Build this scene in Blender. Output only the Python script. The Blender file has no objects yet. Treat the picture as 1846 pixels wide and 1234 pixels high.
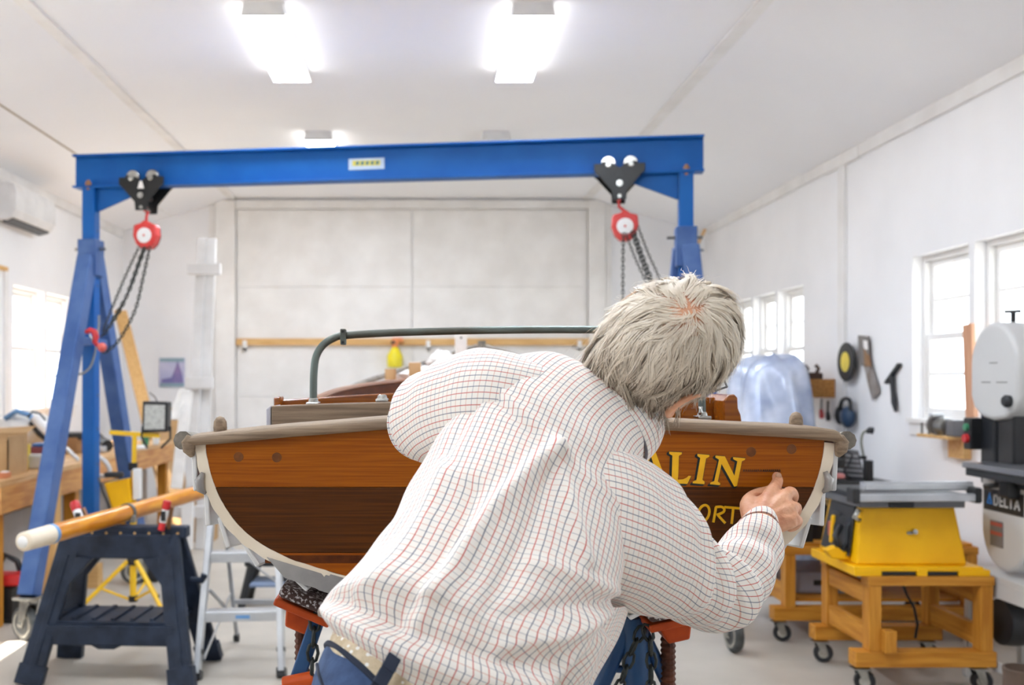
import bpy, bmesh, math, random
from mathutils import Vector, Matrix, noise
random.seed(7)
V = Vector
C = bpy.context.scene.collection
SC = bpy.context.scene

# ------------------------------------------------------------------ camera, world, sun, exposure
EYE = 1.5
cam_d = bpy.data.cameras.new('camera')
cam = bpy.data.objects.new('camera', cam_d); C.objects.link(cam)
cam.location = (0, 0, EYE); cam.rotation_euler = (math.pi/2, 0, 0)
cam_d.sensor_width = 36; cam_d.lens = 36*1800/1846
cam_d.shift_x = (923-765)/1846; cam_d.shift_y = (685-617)/1846
cam_d.clip_start = 0.05; cam_d.clip_end = 200
cam_d.dof.use_dof = True; cam_d.dof.focus_distance = 1.72; cam_d.dof.aperture_fstop = 4.6
SC.camera = cam
SC.view_settings.view_transform = 'Standard'; SC.view_settings.look = 'None'
SC.view_settings.gamma = 1.0; SC.view_settings.exposure = 0.86
SC.view_settings.use_curve_mapping = False
w = bpy.data.worlds.new('sky'); SC.world = w; w.use_nodes = True
wn = w.node_tree
bg = wn.nodes['Background']; bg.inputs[0].default_value = (0.80, 0.91, 1.0, 1); bg.inputs[1].default_value = 3.6
sun_d = bpy.data.lights.new('sun', 'SUN'); sun_d.energy = 20; sun_d.angle = 0.01; sun_d.color = (1, .95, .87)
sun = bpy.data.objects.new('sun', sun_d); C.objects.link(sun)
sun.rotation_euler = V((0.62, 0.10, -0.95)).to_track_quat('-Z', 'Y').to_euler()
try:
    SC.cycles.max_bounces = 9; SC.cycles.diffuse_bounces = 6; SC.cycles.glossy_bounces = 3
    SC.cycles.transparent_max_bounces = 10; SC.cycles.caustics_reflective = False; SC.cycles.caustics_refractive = False
    SC.cycles.sample_clamp_indirect = 6
    SC.cycles.use_denoising = True
except Exception:
    pass

def P(px, py, Y):
    """a point of the room seen at (px, py) of the photograph, Y metres into the room"""
    return V(((px-765)*Y/1800, Y, EYE-(py-685)*Y/1800))

# ------------------------------------------------------------------ materials
def lin(c):
    return tuple((x/255/12.92 if x <= 10 else ((x/255+.055)/1.055)**2.4) for x in c)

def pm(name, col, rough=.5, metal=0., col2=None, vs=6., stretch=(1, 1, 1), bump=0., bs=40., coat=0., detail=4., spec=.5, sss=0., lo=.35, hi=.65):
    m = bpy.data.materials.new(name); m.use_nodes = True
    nt = m.node_tree; b = nt.nodes['Principled BSDF']
    b.inputs['Roughness'].default_value = rough; b.inputs['Metallic'].default_value = metal
    b.inputs['Coat Weight'].default_value = coat; b.inputs['Coat Roughness'].default_value = .12
    b.inputs['Specular IOR Level'].default_value = spec
    if sss:
        b.inputs['Subsurface Weight'].default_value = sss; b.inputs['Subsurface Radius'].default_value = (.012, .005, .003)
        b.inputs['Subsurface Scale'].default_value = 1.0
    c1 = lin(col)+(1,)
    c2 = lin(col2)+(1,) if col2 else tuple(x*.86 for x in c1[:3])+(1,)
    tc = nt.nodes.new('ShaderNodeTexCoord'); mp = nt.nodes.new('ShaderNodeMapping'); mp.inputs['Scale'].default_value = stretch
    nt.links.new(tc.outputs['Object'], mp.inputs['Vector'])
    nz = nt.nodes.new('ShaderNodeTexNoise'); nz.inputs['Scale'].default_value = vs; nz.inputs['Detail'].default_value = detail
    nt.links.new(mp.outputs[0], nz.inputs['Vector'])
    rp = nt.nodes.new('ShaderNodeValToRGB')
    rp.color_ramp.elements[0].position = lo; rp.color_ramp.elements[0].color = c1
    rp.color_ramp.elements[1].position = hi; rp.color_ramp.elements[1].color = c2
    nt.links.new(nz.outputs['Fac'], rp.inputs[0]); nt.links.new(rp.outputs[0], b.inputs['Base Color'])
    if bump:
        n2 = nt.nodes.new('ShaderNodeTexNoise'); n2.inputs['Scale'].default_value = bs; n2.inputs['Detail'].default_value = 3
        nt.links.new(mp.outputs[0], n2.inputs['Vector'])
        bp = nt.nodes.new('ShaderNodeBump'); bp.inputs['Strength'].default_value = bump; bp.inputs['Distance'].default_value = .004
        nt.links.new(n2.outputs['Fac'], bp.inputs['Height']); nt.links.new(bp.outputs[0], b.inputs['Normal'])
    return m

def beadboard(name, col, axis, pitch):
    """white painted tongue-and-groove board: fine vertical grooves as relief"""
    m = pm(name, col, .55, col2=tuple(max(0, x-7) for x in col), vs=1.2)
    nt = m.node_tree; b = nt.nodes['Principled BSDF']
    tc = nt.nodes.new('ShaderNodeTexCoord'); sp = nt.nodes.new('ShaderNodeSeparateXYZ'); nt.links.new(tc.outputs['Object'], sp.inputs[0])
    d = nt.nodes.new('ShaderNodeMath'); d.operation = 'DIVIDE'; d.inputs[1].default_value = pitch; nt.links.new(sp.outputs[axis], d.inputs[0])
    f = nt.nodes.new('ShaderNodeMath'); f.operation = 'FRACT'; nt.links.new(d.outputs[0], f.inputs[0])
    l = nt.nodes.new('ShaderNodeMath'); l.operation = 'GREATER_THAN'; l.inputs[1].default_value = .06; nt.links.new(f.outputs[0], l.inputs[0])
    bp = nt.nodes.new('ShaderNodeBump'); bp.inputs['Strength'].default_value = .25; bp.inputs['Distance'].default_value = .004
    nt.links.new(l.outputs[0], bp.inputs['Height']); nt.links.new(bp.outputs[0], b.inputs['Normal'])
    return m

def emit(name, col, s):
    m = bpy.data.materials.new(name); m.use_nodes = True; nt = m.node_tree; b = nt.nodes['Principled BSDF']
    b.inputs['Base Color'].default_value = (.8, .8, .8, 1)
    b.inputs['Emission Color'].default_value = lin(col)+(1,); b.inputs['Emission Strength'].default_value = s
    return m

def clear(name, tint=(1, 1, 1), gloss=.08, rough=.02):
    m = bpy.data.materials.new(name); m.use_nodes = True; nt = m.node_tree
    nt.nodes.remove(nt.nodes['Principled BSDF'])
    t = nt.nodes.new('ShaderNodeBsdfTransparent'); t.inputs[0].default_value = tint+(1,)
    g = nt.nodes.new('ShaderNodeBsdfGlossy'); g.inputs['Roughness'].default_value = rough
    x = nt.nodes.new('ShaderNodeMixShader'); x.inputs[0].default_value = gloss
    nt.links.new(t.outputs[0], x.inputs[1]); nt.links.new(g.outputs[0], x.inputs[2])
    nt.links.new(x.outputs[0], nt.nodes['Material Output'].inputs[0])
    return m

WX = (1.2, 14, 14); WY = (14, 1.2, 14); WZ = (14, 14, 1.2)
M = {
 'wall_r': beadboard('white_boarding', (245, 244, 245), 1, .085),
 'wall_b': beadboard('white_back_boarding', (244, 244, 246), 0, .09),
 'ceil': pm('ceiling_paint', (247, 247, 249), .7, col2=(244, 244, 247), vs=.8),
 'trim': pm('white_trim_paint', (240, 238, 236), .45, vs=3, col2=(230, 227, 224)),
 'seam': pm('dirty_seam', (176, 164, 146), .8),
 'floor': pm('concrete', (196, 188, 176), .42, col2=(168, 160, 149), vs=1.6, bump=.12, bs=25, detail=8, lo=.3, hi=.7),
 'ground': pm('outside_gravel', (205, 200, 190), .9),
 'glass': clear('window_glass'),
 'lamp': emit('lamp_diffuser', (233, 243, 255), 29.5), 'lamp_side': emit('lamp_side', (250, 248, 244), 5),
 'lamp_off': pm('unlit_diffuser', (232, 232, 232), .4),
 'white': pm('white_enamel', (238, 238, 238), .35),
 'beam_blue': pm('blue_gantry_paint', (10, 84, 158), .45, spec=.25, col2=(16, 92, 166), vs=5, bump=.04),
 'leg_blue': pm('worn_blue_paint', (58, 88, 142), .48, spec=.3, col2=(78, 106, 156), vs=7, bump=.06),
 'stand_blue': pm('boat_stand_blue', (22, 56, 104), .4, col2=(40, 84, 130), vs=6),
 'chrome': pm('zinc', (205, 205, 200), .25, 1., col2=(150, 148, 142), vs=12),
 'steel': pm('dull_steel', (150, 150, 148), .35, .9, vs=15),
 'brass': pm('rusty_bolt', (150, 110, 80), .5, .6),
 'black': pm('black_plastic', (26, 26, 28), .42, vs=10, col2=(36, 36, 38)),
 'black_metal': pm('black_metal', (30, 30, 30), .35, .2, vs=10),
 'rubber': pm('grey_rubber', (62, 64, 64), .6, col2=(88, 90, 90), vs=20),
 'navy_plastic': pm('navy_black_plastic', (38, 48, 66), .5, spec=.3, col2=(26, 34, 48), vs=14, bump=.1, bs=60),
 'red': pm('red_paint', (206, 40, 44), .35, col2=(180, 30, 36)),
 'hoist_red': pm('hoist_red', (212, 58, 54), .35, col2=(196, 50, 48)),
 'yellow': pm('machine_yellow', (242, 184, 6), .45, spec=.3, col2=(230, 170, 3), vs=4),
 'yellow_tri': pm('tripod_yellow', (250, 205, 40), .4, col2=(242, 192, 30)),
 'chain': pm('dark_chain', (70, 74, 72), .4, .7, col2=(46, 48, 46), vs=30),
 'bench': pm('bench_pine', (214, 158, 92), .5, col2=(184, 122, 62), vs=3, stretch=WY, bump=.05),
 'bench_top': pm('bench_top_pine', (216, 176, 126), .5, col2=(196, 150, 98), vs=3, stretch=WY),
 'cart': pm('cart_pine_across', (204, 142, 52), .5, spec=.3, col2=(176, 112, 32), vs=3, stretch=WX, bump=.05),
 'cart_y': pm('cart_pine_along', (204, 142, 52), .5, spec=.3, col2=(176, 112, 32), vs=3, stretch=WY, bump=.05),
 'cart_z': pm('cart_pine_upright', (206, 144, 54), .5, spec=.3, col2=(176, 112, 32), vs=3, stretch=WZ, bump=.05),
 'pine': pm('raw_pine', (226, 186, 126), .55, col2=(206, 160, 98), vs=3, stretch=WX),
 'pine_z': pm('raw_pine_upright', (222, 180, 118), .55, col2=(204, 158, 96), vs=3, stretch=WZ),
 'pink_wood': pm('reddish_wood', (214, 164, 130), .55, col2=(196, 142, 108), vs=3, stretch=WZ),
 'card': pm('cardboard', (196, 160, 116), .8, col2=(178, 142, 98), vs=4),
 'shaded_white': pm('shaded_white', (222, 220, 218), .6, col2=(204, 200, 196), vs=3),  # white greyed so the boards' shading sits in the colour; mottling is dirt
 'paper': pm('white_paper', (236, 234, 230), .7, col2=(222, 220, 216), vs=9),
 'spar': pm('varnished_spar', (222, 150, 34), .3, col2=(196, 118, 18), vs=2.4, stretch=(12, 1, 12), coat=.2, spec=.3),
 'tape': pm('masking_tape', (236, 222, 200), .65, col2=(224, 208, 184), vs=8),
 'blue_tape': pm('blue_tape', (112, 160, 212), .6),
 'foil': pm('plastic_film', (170, 166, 162), .25, .3, col2=(140, 136, 134), vs=14, bump=.5, bs=22),
 'hull': pm('hull_white', (226, 224, 220), .35, col2=(208, 206, 204), vs=6),
 'mahog': pm('varnished_mahogany', (160, 88, 10), .2, col2=(126, 62, 5), vs=4, stretch=(1.6, 30, 30), bump=.05, bs=40, coat=.5, detail=7),
 'mahog_top': pm('varnished_mahogany_light', (164, 90, 6), .4, col2=(136, 66, 4), vs=3.2, stretch=(1.6, 80, 80), bump=.04, bs=50, coat=.06, spec=.2, detail=8),
 'mahog_mid': pm('varnished_mahogany_dark', (90, 47, 6), .4, col2=(64, 31, 3), vs=3.2, stretch=(1.6, 85, 85), bump=.04, bs=50, coat=.06, spec=.2, detail=8),
 'mahog_low': pm('varnished_mahogany_low', (168, 88, 6), .4, col2=(136, 64, 4), vs=3.2, stretch=(1.6, 80, 80), bump=.04, bs=50, coat=.06, spec=.2, detail=8),
 'plug': pm('wood_plug', (122, 66, 8), .35, col2=(100, 52, 6), vs=60),
 'dark_mahog': pm('dark_mahogany', (98, 48, 12), .5, col2=(76, 34, 8), vs=3, stretch=WY, spec=.2),
 'teak': pm('weathered_teak', (158, 136, 112), .7, col2=(122, 102, 82), vs=4, stretch=(1.5, 40, 40), bump=.3, bs=30, detail=7),
 'teak_y': pm('weathered_gunwale', (140, 132, 120), .7, col2=(110, 102, 92), vs=4, stretch=WY, bump=.2),
 'bronze': pm('patina_bronze', (88, 88, 80), .45, .6, col2=(110, 122, 118), vs=7),
 'cloth_gold': pm('gold_leaf', (246, 190, 18), .35, col2=(236, 176, 10), vs=30),
 'ink': pm('black_lettering', (24, 28, 26), .4),
 'stain': pm('old_lettering', (62, 34, 14), .5),
 'orange': pm('boat_stand_orange', (206, 84, 24), .5, spec=.3, col2=(158, 56, 18), vs=9),
 'rust': pm('rusty_screw', (104, 58, 38), .6, .4, col2=(70, 42, 32), vs=20),
 'carpet': pm('speckled_carpet', (74, 54, 50), .9, col2=(200, 194, 194), vs=150, detail=2, lo=.53, hi=.6),
 'alu': pm('aluminium', (206, 208, 210), .36, .55, col2=(188, 190, 194), vs=6),
 'alu_sat': pm('satin_aluminium', (188, 190, 194), .4, .6, col2=(170, 172, 176), vs=6),
 'grey_table': pm('cast_grey', (112, 112, 116), .4, .4),
 'saw_grey': pm('machine_grey', (206, 205, 203), .42, col2=(198, 197, 196), vs=2),
 'dark_cast': pm('dark_cast_iron', (44, 46, 50), .42, .3, vs=9),
 'cast_top': pm('cast_table_top', (150, 152, 158), .28, .7),
 'label_red': pm('warning_red', (196, 96, 84), .5),
 'label_grey': pm('label_grey', (128, 124, 122), .5),
 'logo_white': pm('logo_white', (240, 240, 240), .5),
 'logo_blue': pm('logo_blue', (50, 130, 210), .5),
 'green': pm('green_button', (60, 140, 100), .4),
 'ear_blue': pm('ear_cup_blue', (36, 62, 92), .4),
 'yellow_disc': pm('disc_yellow', (240, 214, 90), .6),
 'saw_blade': pm('old_saw_blade', (176, 170, 166), .4, .5, col2=(150, 138, 126), vs=10),
 'saw_handle': pm('saw_handle', (150, 112, 76), .6),
 'plane_wood': pm('plane_wood', (70, 46, 36), .5, col2=(48, 34, 28), vs=8),
 'shelf_wood': pm('shelf_wood', (196, 142, 72), .5, col2=(152, 96, 42), vs=4, stretch=WY),
 'plastic_wrap': pm('grey_plastic_sheet', (214, 222, 240), .25, .2, col2=(160, 172, 200), vs=4, bump=.8, bs=8),
 'bucket': pm('dark_bucket', (28, 34, 46), .4),
 'bag_brown': pm('brown_bag', (96, 78, 66), .8, bump=.3),
 'ac_white': pm('ac_white', (232, 231, 230), .4),
 'poster': pm('poster_print', (206, 204, 226), .6, col2=(176, 178, 214), vs=3),
 'poster_dark': pm('poster_boat', (150, 130, 180), .6, col2=(120, 116, 170), vs=8),
 'teal': pm('poster_strip', (150, 176, 190), .6),
 'hose': pm('clear_hose', (222, 222, 222), .25),
 'blue_tool': pm('blue_tool', (60, 110, 170), .4),
 'yellow_box': pm('yellow_box', (236, 206, 50), .5),
 'glass_front': pm('lamp_glass_front', (170, 172, 168), .2, .2, col2=(196, 198, 194), vs=60),
 'skin': pm('skin', (238, 184, 148), .5, col2=(212, 146, 110), vs=22, bump=.35, bs=140, sss=.12, detail=6),
 'nail': pm('finger_nail', (206, 160, 130), .3),
 'denim': pm('denim', (46, 66, 100), .85, col2=(60, 82, 118), vs=60, bump=.3, bs=300),
 'denim_dark': pm('denim_seam', (36, 44, 62), .85),
 'shoe': pm('brown_shoe', (86, 62, 46), .5),
 'eye': pm('eye_white', (230, 226, 220), .3),
 'frame_dark': pm('glasses_frame', (60, 54, 50), .3, .6),
 'lens': clear('spectacle_lens', (1, 1, 1), .06),
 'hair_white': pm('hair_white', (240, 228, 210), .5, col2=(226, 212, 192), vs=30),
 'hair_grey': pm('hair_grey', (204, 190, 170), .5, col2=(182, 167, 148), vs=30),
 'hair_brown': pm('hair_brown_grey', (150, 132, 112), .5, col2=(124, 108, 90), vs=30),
}

# ------------------------------------------------------------------ mesh helpers
ORG = {}
def tag(o, label=None, cat=None, group=None, kind=None):
    if label: o['label'] = label
    if cat: o['category'] = cat
    if group: o['group'] = group
    if kind: o['kind'] = kind
    return o

def thing(name, label, cat, loc, group=None):
    o = bpy.data.objects.new(name, None); C.objects.link(o); o.empty_display_size = .1
    o.location = loc; ORG[o] = V(loc)
    return tag(o, label, cat, group)

def struct(name, loc):
    o = bpy.data.objects.new(name, None); C.objects.link(o); o.location = loc; ORG[o] = V(loc)
    o['kind'] = 'structure'
    return o

class MB:
    def __init__(s): s.v = []; s.f = []; s.m = []; s.mi = 0
    def add(s, vs, fs):
        k = len(s.v); s.v += [V(x) for x in vs]
        for f in fs: s.f.append(tuple(i+k for i in f)); s.m.append(s.mi)
        return s
    def box(s, c, d, R=None):
        x, y, z = d[0]/2, d[1]/2, d[2]/2; c = V(c)
        vs = [V(q) for q in ((-x,-y,-z),(x,-y,-z),(x,y,-z),(-x,y,-z),(-x,-y,z),(x,-y,z),(x,y,z),(-x,y,z))]
        if R is not None: vs = [R @ q for q in vs]
        return s.add([c+q for q in vs], [(0,3,2,1),(4,5,6,7),(0,1,5,4),(1,2,6,5),(2,3,7,6),(3,0,4,7)])
    def span(s, a, b):
        a, b = V(a), V(b)
        return s.box((a+b)/2, [abs(b[i]-a[i]) for i in range(3)])
    def bar(s, p, q, w, h, up=(0, 0, 1)):
        p, q = V(p), V(q); t = (q-p).normalized(); u = V(up)
        if abs(t.dot(u.normalized())) > .97: u = V((0, 1, 0))
        a = t.cross(u).normalized(); b = a.cross(t).normalized()
        vs = [e + a*sx*w/2 + b*sy*h/2 for e in (p, q) for sx, sy in ((-1,-1),(1,-1),(1,1),(-1,1))]
        return s.add(vs, [(3,2,1,0),(4,5,6,7),(0,1,5,4),(1,2,6,5),(2,3,7,6),(3,0,4,7)])
    def tube(s, pts, r, n=10, closed=False):
        pts = [V(p) for p in pts]; N = len(pts)
        rs = r if isinstance(r, (list, tuple)) else [r]*N
        rings = []; prev = None
        for i in range(N):
            if closed: t = (pts[(i+1) % N]-pts[i-1]).normalized()
            else: t = (pts[min(i+1, N-1)]-pts[max(i-1, 0)]).normalized()
            if prev is None:
                u = V((0, 0, 1)) if abs(t.z) < .9 else V((1, 0, 0))
                a = t.cross(u).normalized()
            else:
                a = (prev - t*prev.dot(t)).normalized()
            prev = a; b = t.cross(a)
            rings.append([pts[i]+(a*math.cos(2*math.pi*k/n)+b*math.sin(2*math.pi*k/n))*rs[i] for k in range(n)])
        return s.rings(rings, closed)
    def rings(s, rings, closed=False, caps=True):
        n = len(rings[0]); N = len(rings); k = len(s.v)
        vs = [q for r in rings for q in r]; fs = []
        for i in range(N if closed else N-1):
            j = (i+1) % N
            for a in range(n):
                b = (a+1) % n; fs.append((i*n+a, i*n+b, j*n+b, j*n+a))
        if caps and not closed:
            fs.append(tuple(range(n-1, -1, -1))); fs.append(tuple((N-1)*n+a for a in range(n)))
        return s.add(vs, fs)
    def cyl(s, p, q, r, r2=None, n=20):
        return s.tube([p, q], [r, r if r2 is None else r2], n)
    def prism(s, poly, vec):
        poly = [V(p) for p in poly]; vec = V(vec); n = len(poly)
        return s.add(poly+[p+vec for p in poly], [tuple(range(n-1, -1, -1)), tuple(range(n, 2*n))]+[(i, (i+1) % n, n+(i+1) % n, n+i) for i in range(n)])
    def lathe(s, prof, o, ax=(0, 0, 1), n=20):
        ax = V(ax).normalized(); u = V((0, 0, 1)) if abs(ax.z) < .9 else V((1, 0, 0))
        a = ax.cross(u).normalized(); b = ax.cross(a); o = V(o)
        return s.rings([[o+ax*z+(a*math.cos(2*math.pi*k/n)+b*math.sin(2*math.pi*k/n))*max(r, 1e-4) for k in range(n)] for r, z in prof])
    def ball(s, c, r, n=12, R=None):
        c = V(c); r = V(r) if not isinstance(r, (int, float)) else V((r, r, r)); h = n//2+1
        rg = []
        for i in range(h+1):
            t = math.pi*(i/h); t = min(max(t, .02), math.pi-.02)
            ring = []
            for k in range(n):
                q = V((r.x*math.sin(t)*math.cos(2*math.pi*k/n), r.y*math.sin(t)*math.sin(2*math.pi*k/n), -r.z*math.cos(t)))
                ring.append(c+(R @ q if R is not None else q))
            rg.append(ring)
        return s.rings(rg)
    def build(s, name, mat, parent=None, loc=None, bevel=0, smooth=None, seg=2, norm=True):
        o0 = ORG[parent] if parent is not None else V(loc if loc is not None else (0, 0, 0))
        me = bpy.data.meshes.new(name)
        me.from_pydata([tuple(q-o0) for q in s.v], [], s.f)
        mats = mat if isinstance(mat, (list, tuple)) else [mat]
        for m in mats: me.materials.append(M[m] if isinstance(m, str) else m)
        for p, i in zip(me.polygons, s.m): p.material_index = i
        if norm:
            b = bmesh.new(); b.from_mesh(me); bmesh.ops.recalc_face_normals(b, faces=b.faces); b.to_mesh(me); b.free()
        me.update()
        o = bpy.data.objects.new(name, me); C.objects.link(o)
        if parent is not None: o.parent = parent
        else: o.location = o0
        ORG[o] = o0
        if bevel:
            md = o.modifiers.new('bevel', 'BEVEL'); md.width = bevel; md.segments = seg; md.limit_method = 'ANGLE'; md.angle_limit = math.radians(35)
        if smooth is not None:
            me.polygons.foreach_set('use_smooth', [True]*len(me.polygons))
            if smooth: me.set_sharp_from_angle(angle=math.radians(smooth))
        return o

def copy_tree(o, dloc, parent=None):
    c = o.copy(); C.objects.link(c)
    if parent is None:
        c.location = o.location+V(dloc); ORG[c] = ORG[o]+V(dloc)
    else:
        c.parent = parent; ORG[c] = ORG[parent]
    for ch in list(o.children): copy_tree(ch, dloc, c)
    return c

def cr(pts, n):
    """Catmull-Rom resample of a list of tuples/vectors"""
    pts = [tuple(p) for p in pts]; out = []; N = len(pts)
    for i in range(N-1):
        p0, p1, p2, p3 = pts[max(i-1, 0)], pts[i], pts[i+1], pts[min(i+2, N-1)]
        for k in range(n):
            t = k/n
            out.append(tuple(.5*((2*b)+(c-a)*t+(2*a-5*b+4*c-d)*t*t+(3*b-a-3*c+d)*t**3) for a, b, c, d in zip(p0, p1, p2, p3)))
    out.append(pts[-1])
    return out

def chain_mb(pts, pitch, wire, wid=.55):
    """links of a chain along a path, alternately turned"""
    pts = [V(p) for p in pts]
    L = [0]
    for a, b in zip(pts, pts[1:]): L.append(L[-1]+(b-a).length)
    mb = MB(); n = max(2, int(L[-1]/pitch)); j = 0
    for k in range(n):
        d = (k+.5)*L[-1]/n
        while j < len(pts)-2 and L[j+1] < d: j += 1
        t = (pts[j+1]-pts[j]).normalized(); c = pts[j]+t*(d-L[j])
        u = V((0, 1, 0)) if abs(t.y) < .9 else V((1, 0, 0))
        a = t.cross(u).normalized(); b = t.cross(a)
        if k % 2: a, b = b, a
        h = pitch*.72; wd = pitch*wid
        loop = [c+t*math.cos(x)*h+a*math.sin(x)*wd*.62 for x in [2*math.pi*i/8 for i in range(8)]]
        mb.tube(loop, wire, 5, closed=True)
    return mb

# ------------------------------------------------------------------ the setting
XL, XR, YB, YF = -3.62, 3.33, 12.0, -5.0
ZW, ZC = 3.29, 3.68           # wall height, flat ceiling height
FL, FR = -2.30, 1.95          # the flat part of the ceiling
TH = .16
WZ0, WZ1 = 1.24, 2.34
WIN_L = [(8.79, 9.50), (9.58, 10.29), (4.15, 4.85), (4.95, 5.60), (1.3, 2.0), (2.1, 2.8), (-1.6, -.9), (-.8, -.1)]
WIN_R = [(6.11, 6.81), (5.36, 6.04), (8.78, 9.40), (9.48, 10.10), (10.18, 10.80), (1.3, 2.0), (2.1, 2.8), (-1.6, -.9), (-.8, -.1)]

def wall_x(name, X, sg, wins, mat):
    mb = MB(); xo = X+sg*TH
    ys = sorted(wins); cur = YF-TH
    for y0, y1 in ys:
        mb.span((X, cur, 0), (xo, y0, ZW+.1))
        mb.span((X, y0, 0), (xo, y1, WZ0)); mb.span((X, y0, WZ1), (xo, y1, ZW+.1))
        cur = y1
    mb.span((X, cur, 0), (xo, YB+TH, ZW+.1))
    return tag(mb.build(name, mat, loc=(X, 0, 0)), kind='structure')
wall_x('wall_left', XL, -1, WIN_L, 'wall_r')
wall_x('wall_right', XR, 1, WIN_R, 'wall_r')
poly = [(XL, YB, 0), (XR, YB, 0), (XR, YB, ZW), (FR, YB, ZC), (FL, YB, ZC), (XL, YB, ZW)]
tag(MB().prism(poly, (0, TH, 0)).build('wall_back', 'wall_b', loc=(0, YB, 0)), kind='structure')
# the closed wall behind the viewer
fw = MB(); fw.prism([(XL, YF, 0), (XR, YF, 0), (XR, YF, ZW), (FR, YF, ZC), (FL, YF, ZC), (XL, YF, ZW)], (0, -TH, 0))
tag(fw.build('wall_front', 'wall_b', loc=(0, YF, 0)), kind='structure')
tag(MB().span((XL-TH, YF-TH, -.12), (XR+TH, YB+TH, 0)).build('floor', 'floor', loc=(0, 3, 0)), kind='structure')
tag(MB().span((-40, -40, -.3), (40, 45, -.125)).build('ground', 'ground', loc=(0, 3, -.2)), kind='structure')
cl = MB(); y0, y1, t = YF-TH, YB+TH, .1
cl.prism([(FL, y0, ZC), (FR, y0, ZC), (FR, y0, ZC+t), (FL, y0, ZC+t)], (0, y1-y0, 0))
cl.prism([(XL-TH, y0, ZW-.047), (FL, y0, ZC), (FL, y0, ZC+t), (XL-TH, y0, ZW-.047+t)], (0, y1-y0, 0))
cl.prism([(FR, y0, ZC), (XR+TH, y0, ZW-.045), (XR+TH, y0, ZW-.045+t), (FR, y0, ZC+t)], (0, y1-y0, 0))
tag(cl.build('ceiling', 'ceil', loc=(0, 3, ZC)), kind='structure')
n = 0
def trim(mb, mat='trim', bevel=.003):
    global n; n += 1
    return tag(mb.build('trim_%d' % n, mat, loc=mb.v[0], bevel=bevel), kind='structure')
for x in (FL, FR): trim(MB().span((x-.045, YF, ZC-.018), (x+.045, YB-.002, ZC+.002)))
for x, sg in ((XL, 1), (XR, -1)): trim(MB().span((x, YF, ZW-.085), (x+sg*.025, YB-.03, ZW+.012)))
# the open joint of the sloped ceiling on the left
sx = FL-.55*1.32; sz = ZC-.55*(ZC-ZW)
trim(MB().bar((sx, YF, sz-.002), (sx, 8.9, sz-.002), .012, .008), 'seam', 0)
trim(MB().bar((sx, 8.91, sz-.002), (sx, YB-.01, sz-.002), .012, .008), 'trim', 0)
# wall posts / battens
trim(MB().span((XR-.03, 7.86, 0), (XR, 7.98, ZW-.09)))
trim(MB().span((XR-.035, 7.60, ZW-.095), (XR-.001, 8.24, ZW-.001)))
trim(MB().span((XL, 8.58, WZ0-.09), (XL+.018, 8.66, WZ1+.12)))
# back wall: door posts, header, rail above the doors
trim(MB().span((-2.50, YB-.09, 0), (-2.26, YB, ZC-.03)))
trim(MB().span((1.96, YB-.09, 0), (2.16, YB, ZC-.03)))
trim(MB().span((-2.26, YB-.07, ZC-.13), (1.96, YB, ZC-.03)))
trim(MB().span((-2.58, YB-.05, 0), (-2.51, YB, ZC-.08)))
trim(MB().span((2.17, YB-.05, 0), (2.24, YB, ZC-.06)))
# wall base boards
tag(MB().span((XL, YF, 0), (XL+.018, YB, .12)).build('baseboard_left', 'trim', loc=(XL, 3, 0)), kind='structure')
tag(MB().span((XR-.018, YF, 0), (XR, YB, .12)).build('baseboard_right', 'trim', loc=(XR, 3, 0)), kind='structure')
# two big door leaves, each made of three flush panels
for i, (a, b) in enumerate(((-2.25, -.151), (-.143, 1.95))):
    d = struct('door_%d' % (i+1), ((a+b)/2, YB-.03, 0))
    zs = (.02, 1.31, 2.62, 3.545)
    for z0, z1 in zip(zs, zs[1:]):
        MB().span((a, YB-.03, z0+.0012), (b, YB-.002, z1-.0012)).build('panel', 'trim', d, bevel=.003)

def window(k, X, sg, y0, y1):
    """double-hung window in the wall X, opening from y0 to y1; sg points outdoors"""
    wd = struct('window_%d' % k, (X, (y0+y1)/2, WZ0))
    a, b = WZ0, WZ1
    def ring(mb, xc, dx, ya, yb, za, zb, t):
        mb.span((xc-dx/2, ya, za), (xc+dx/2, yb, za+t)); mb.span((xc-dx/2, ya, zb-t), (xc+dx/2, yb, zb))
        mb.span((xc-dx/2, ya, za+t), (xc+dx/2, ya+t, zb-t)); mb.span((xc-dx/2, yb-t, za+t), (xc+dx/2, yb, zb-t))
    f = MB(); ring(f, X+sg*.115, .09, y0, y1, a, b, .035); f.build('frame', 'trim', wd, bevel=.003)
    MB().span((X-sg*.035, y0-.03, a-.028), (X+sg*.07, y1+.03, a+.004)).build('sill', 'trim', wd, bevel=.003)
    MB().span((X-sg*.016, y0-.02, a-.11), (X-sg*.001, y1+.02, a-.03)).build('apron', 'trim', wd, bevel=.003)
    mid = (a+b)/2
    for za, zb, xo in ((mid-.02, b-.035, .125), (a+.035, mid+.02, .095)):
        s = MB(); ring(s, X+sg*xo, .03, y0+.035, y1-.035, za, zb, .042)
        s = s.build('sash', 'trim', wd, bevel=.003)
        zm = (za+zb)/2
        MB().span((X+sg*(xo-.012), y0+.077, zm-.011), (X+sg*(xo+.012), y1-.077, zm+.011)).build('muntin', 'trim', s)
        for p, q in ((za+.042, zm-.011), (zm+.011, zb-.042)):
            MB().span((X+sg*(xo-.002), y0+.077, p), (X+sg*(xo+.002), y1-.077, q)).build('pane', 'glass', s)
k = 0
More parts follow.
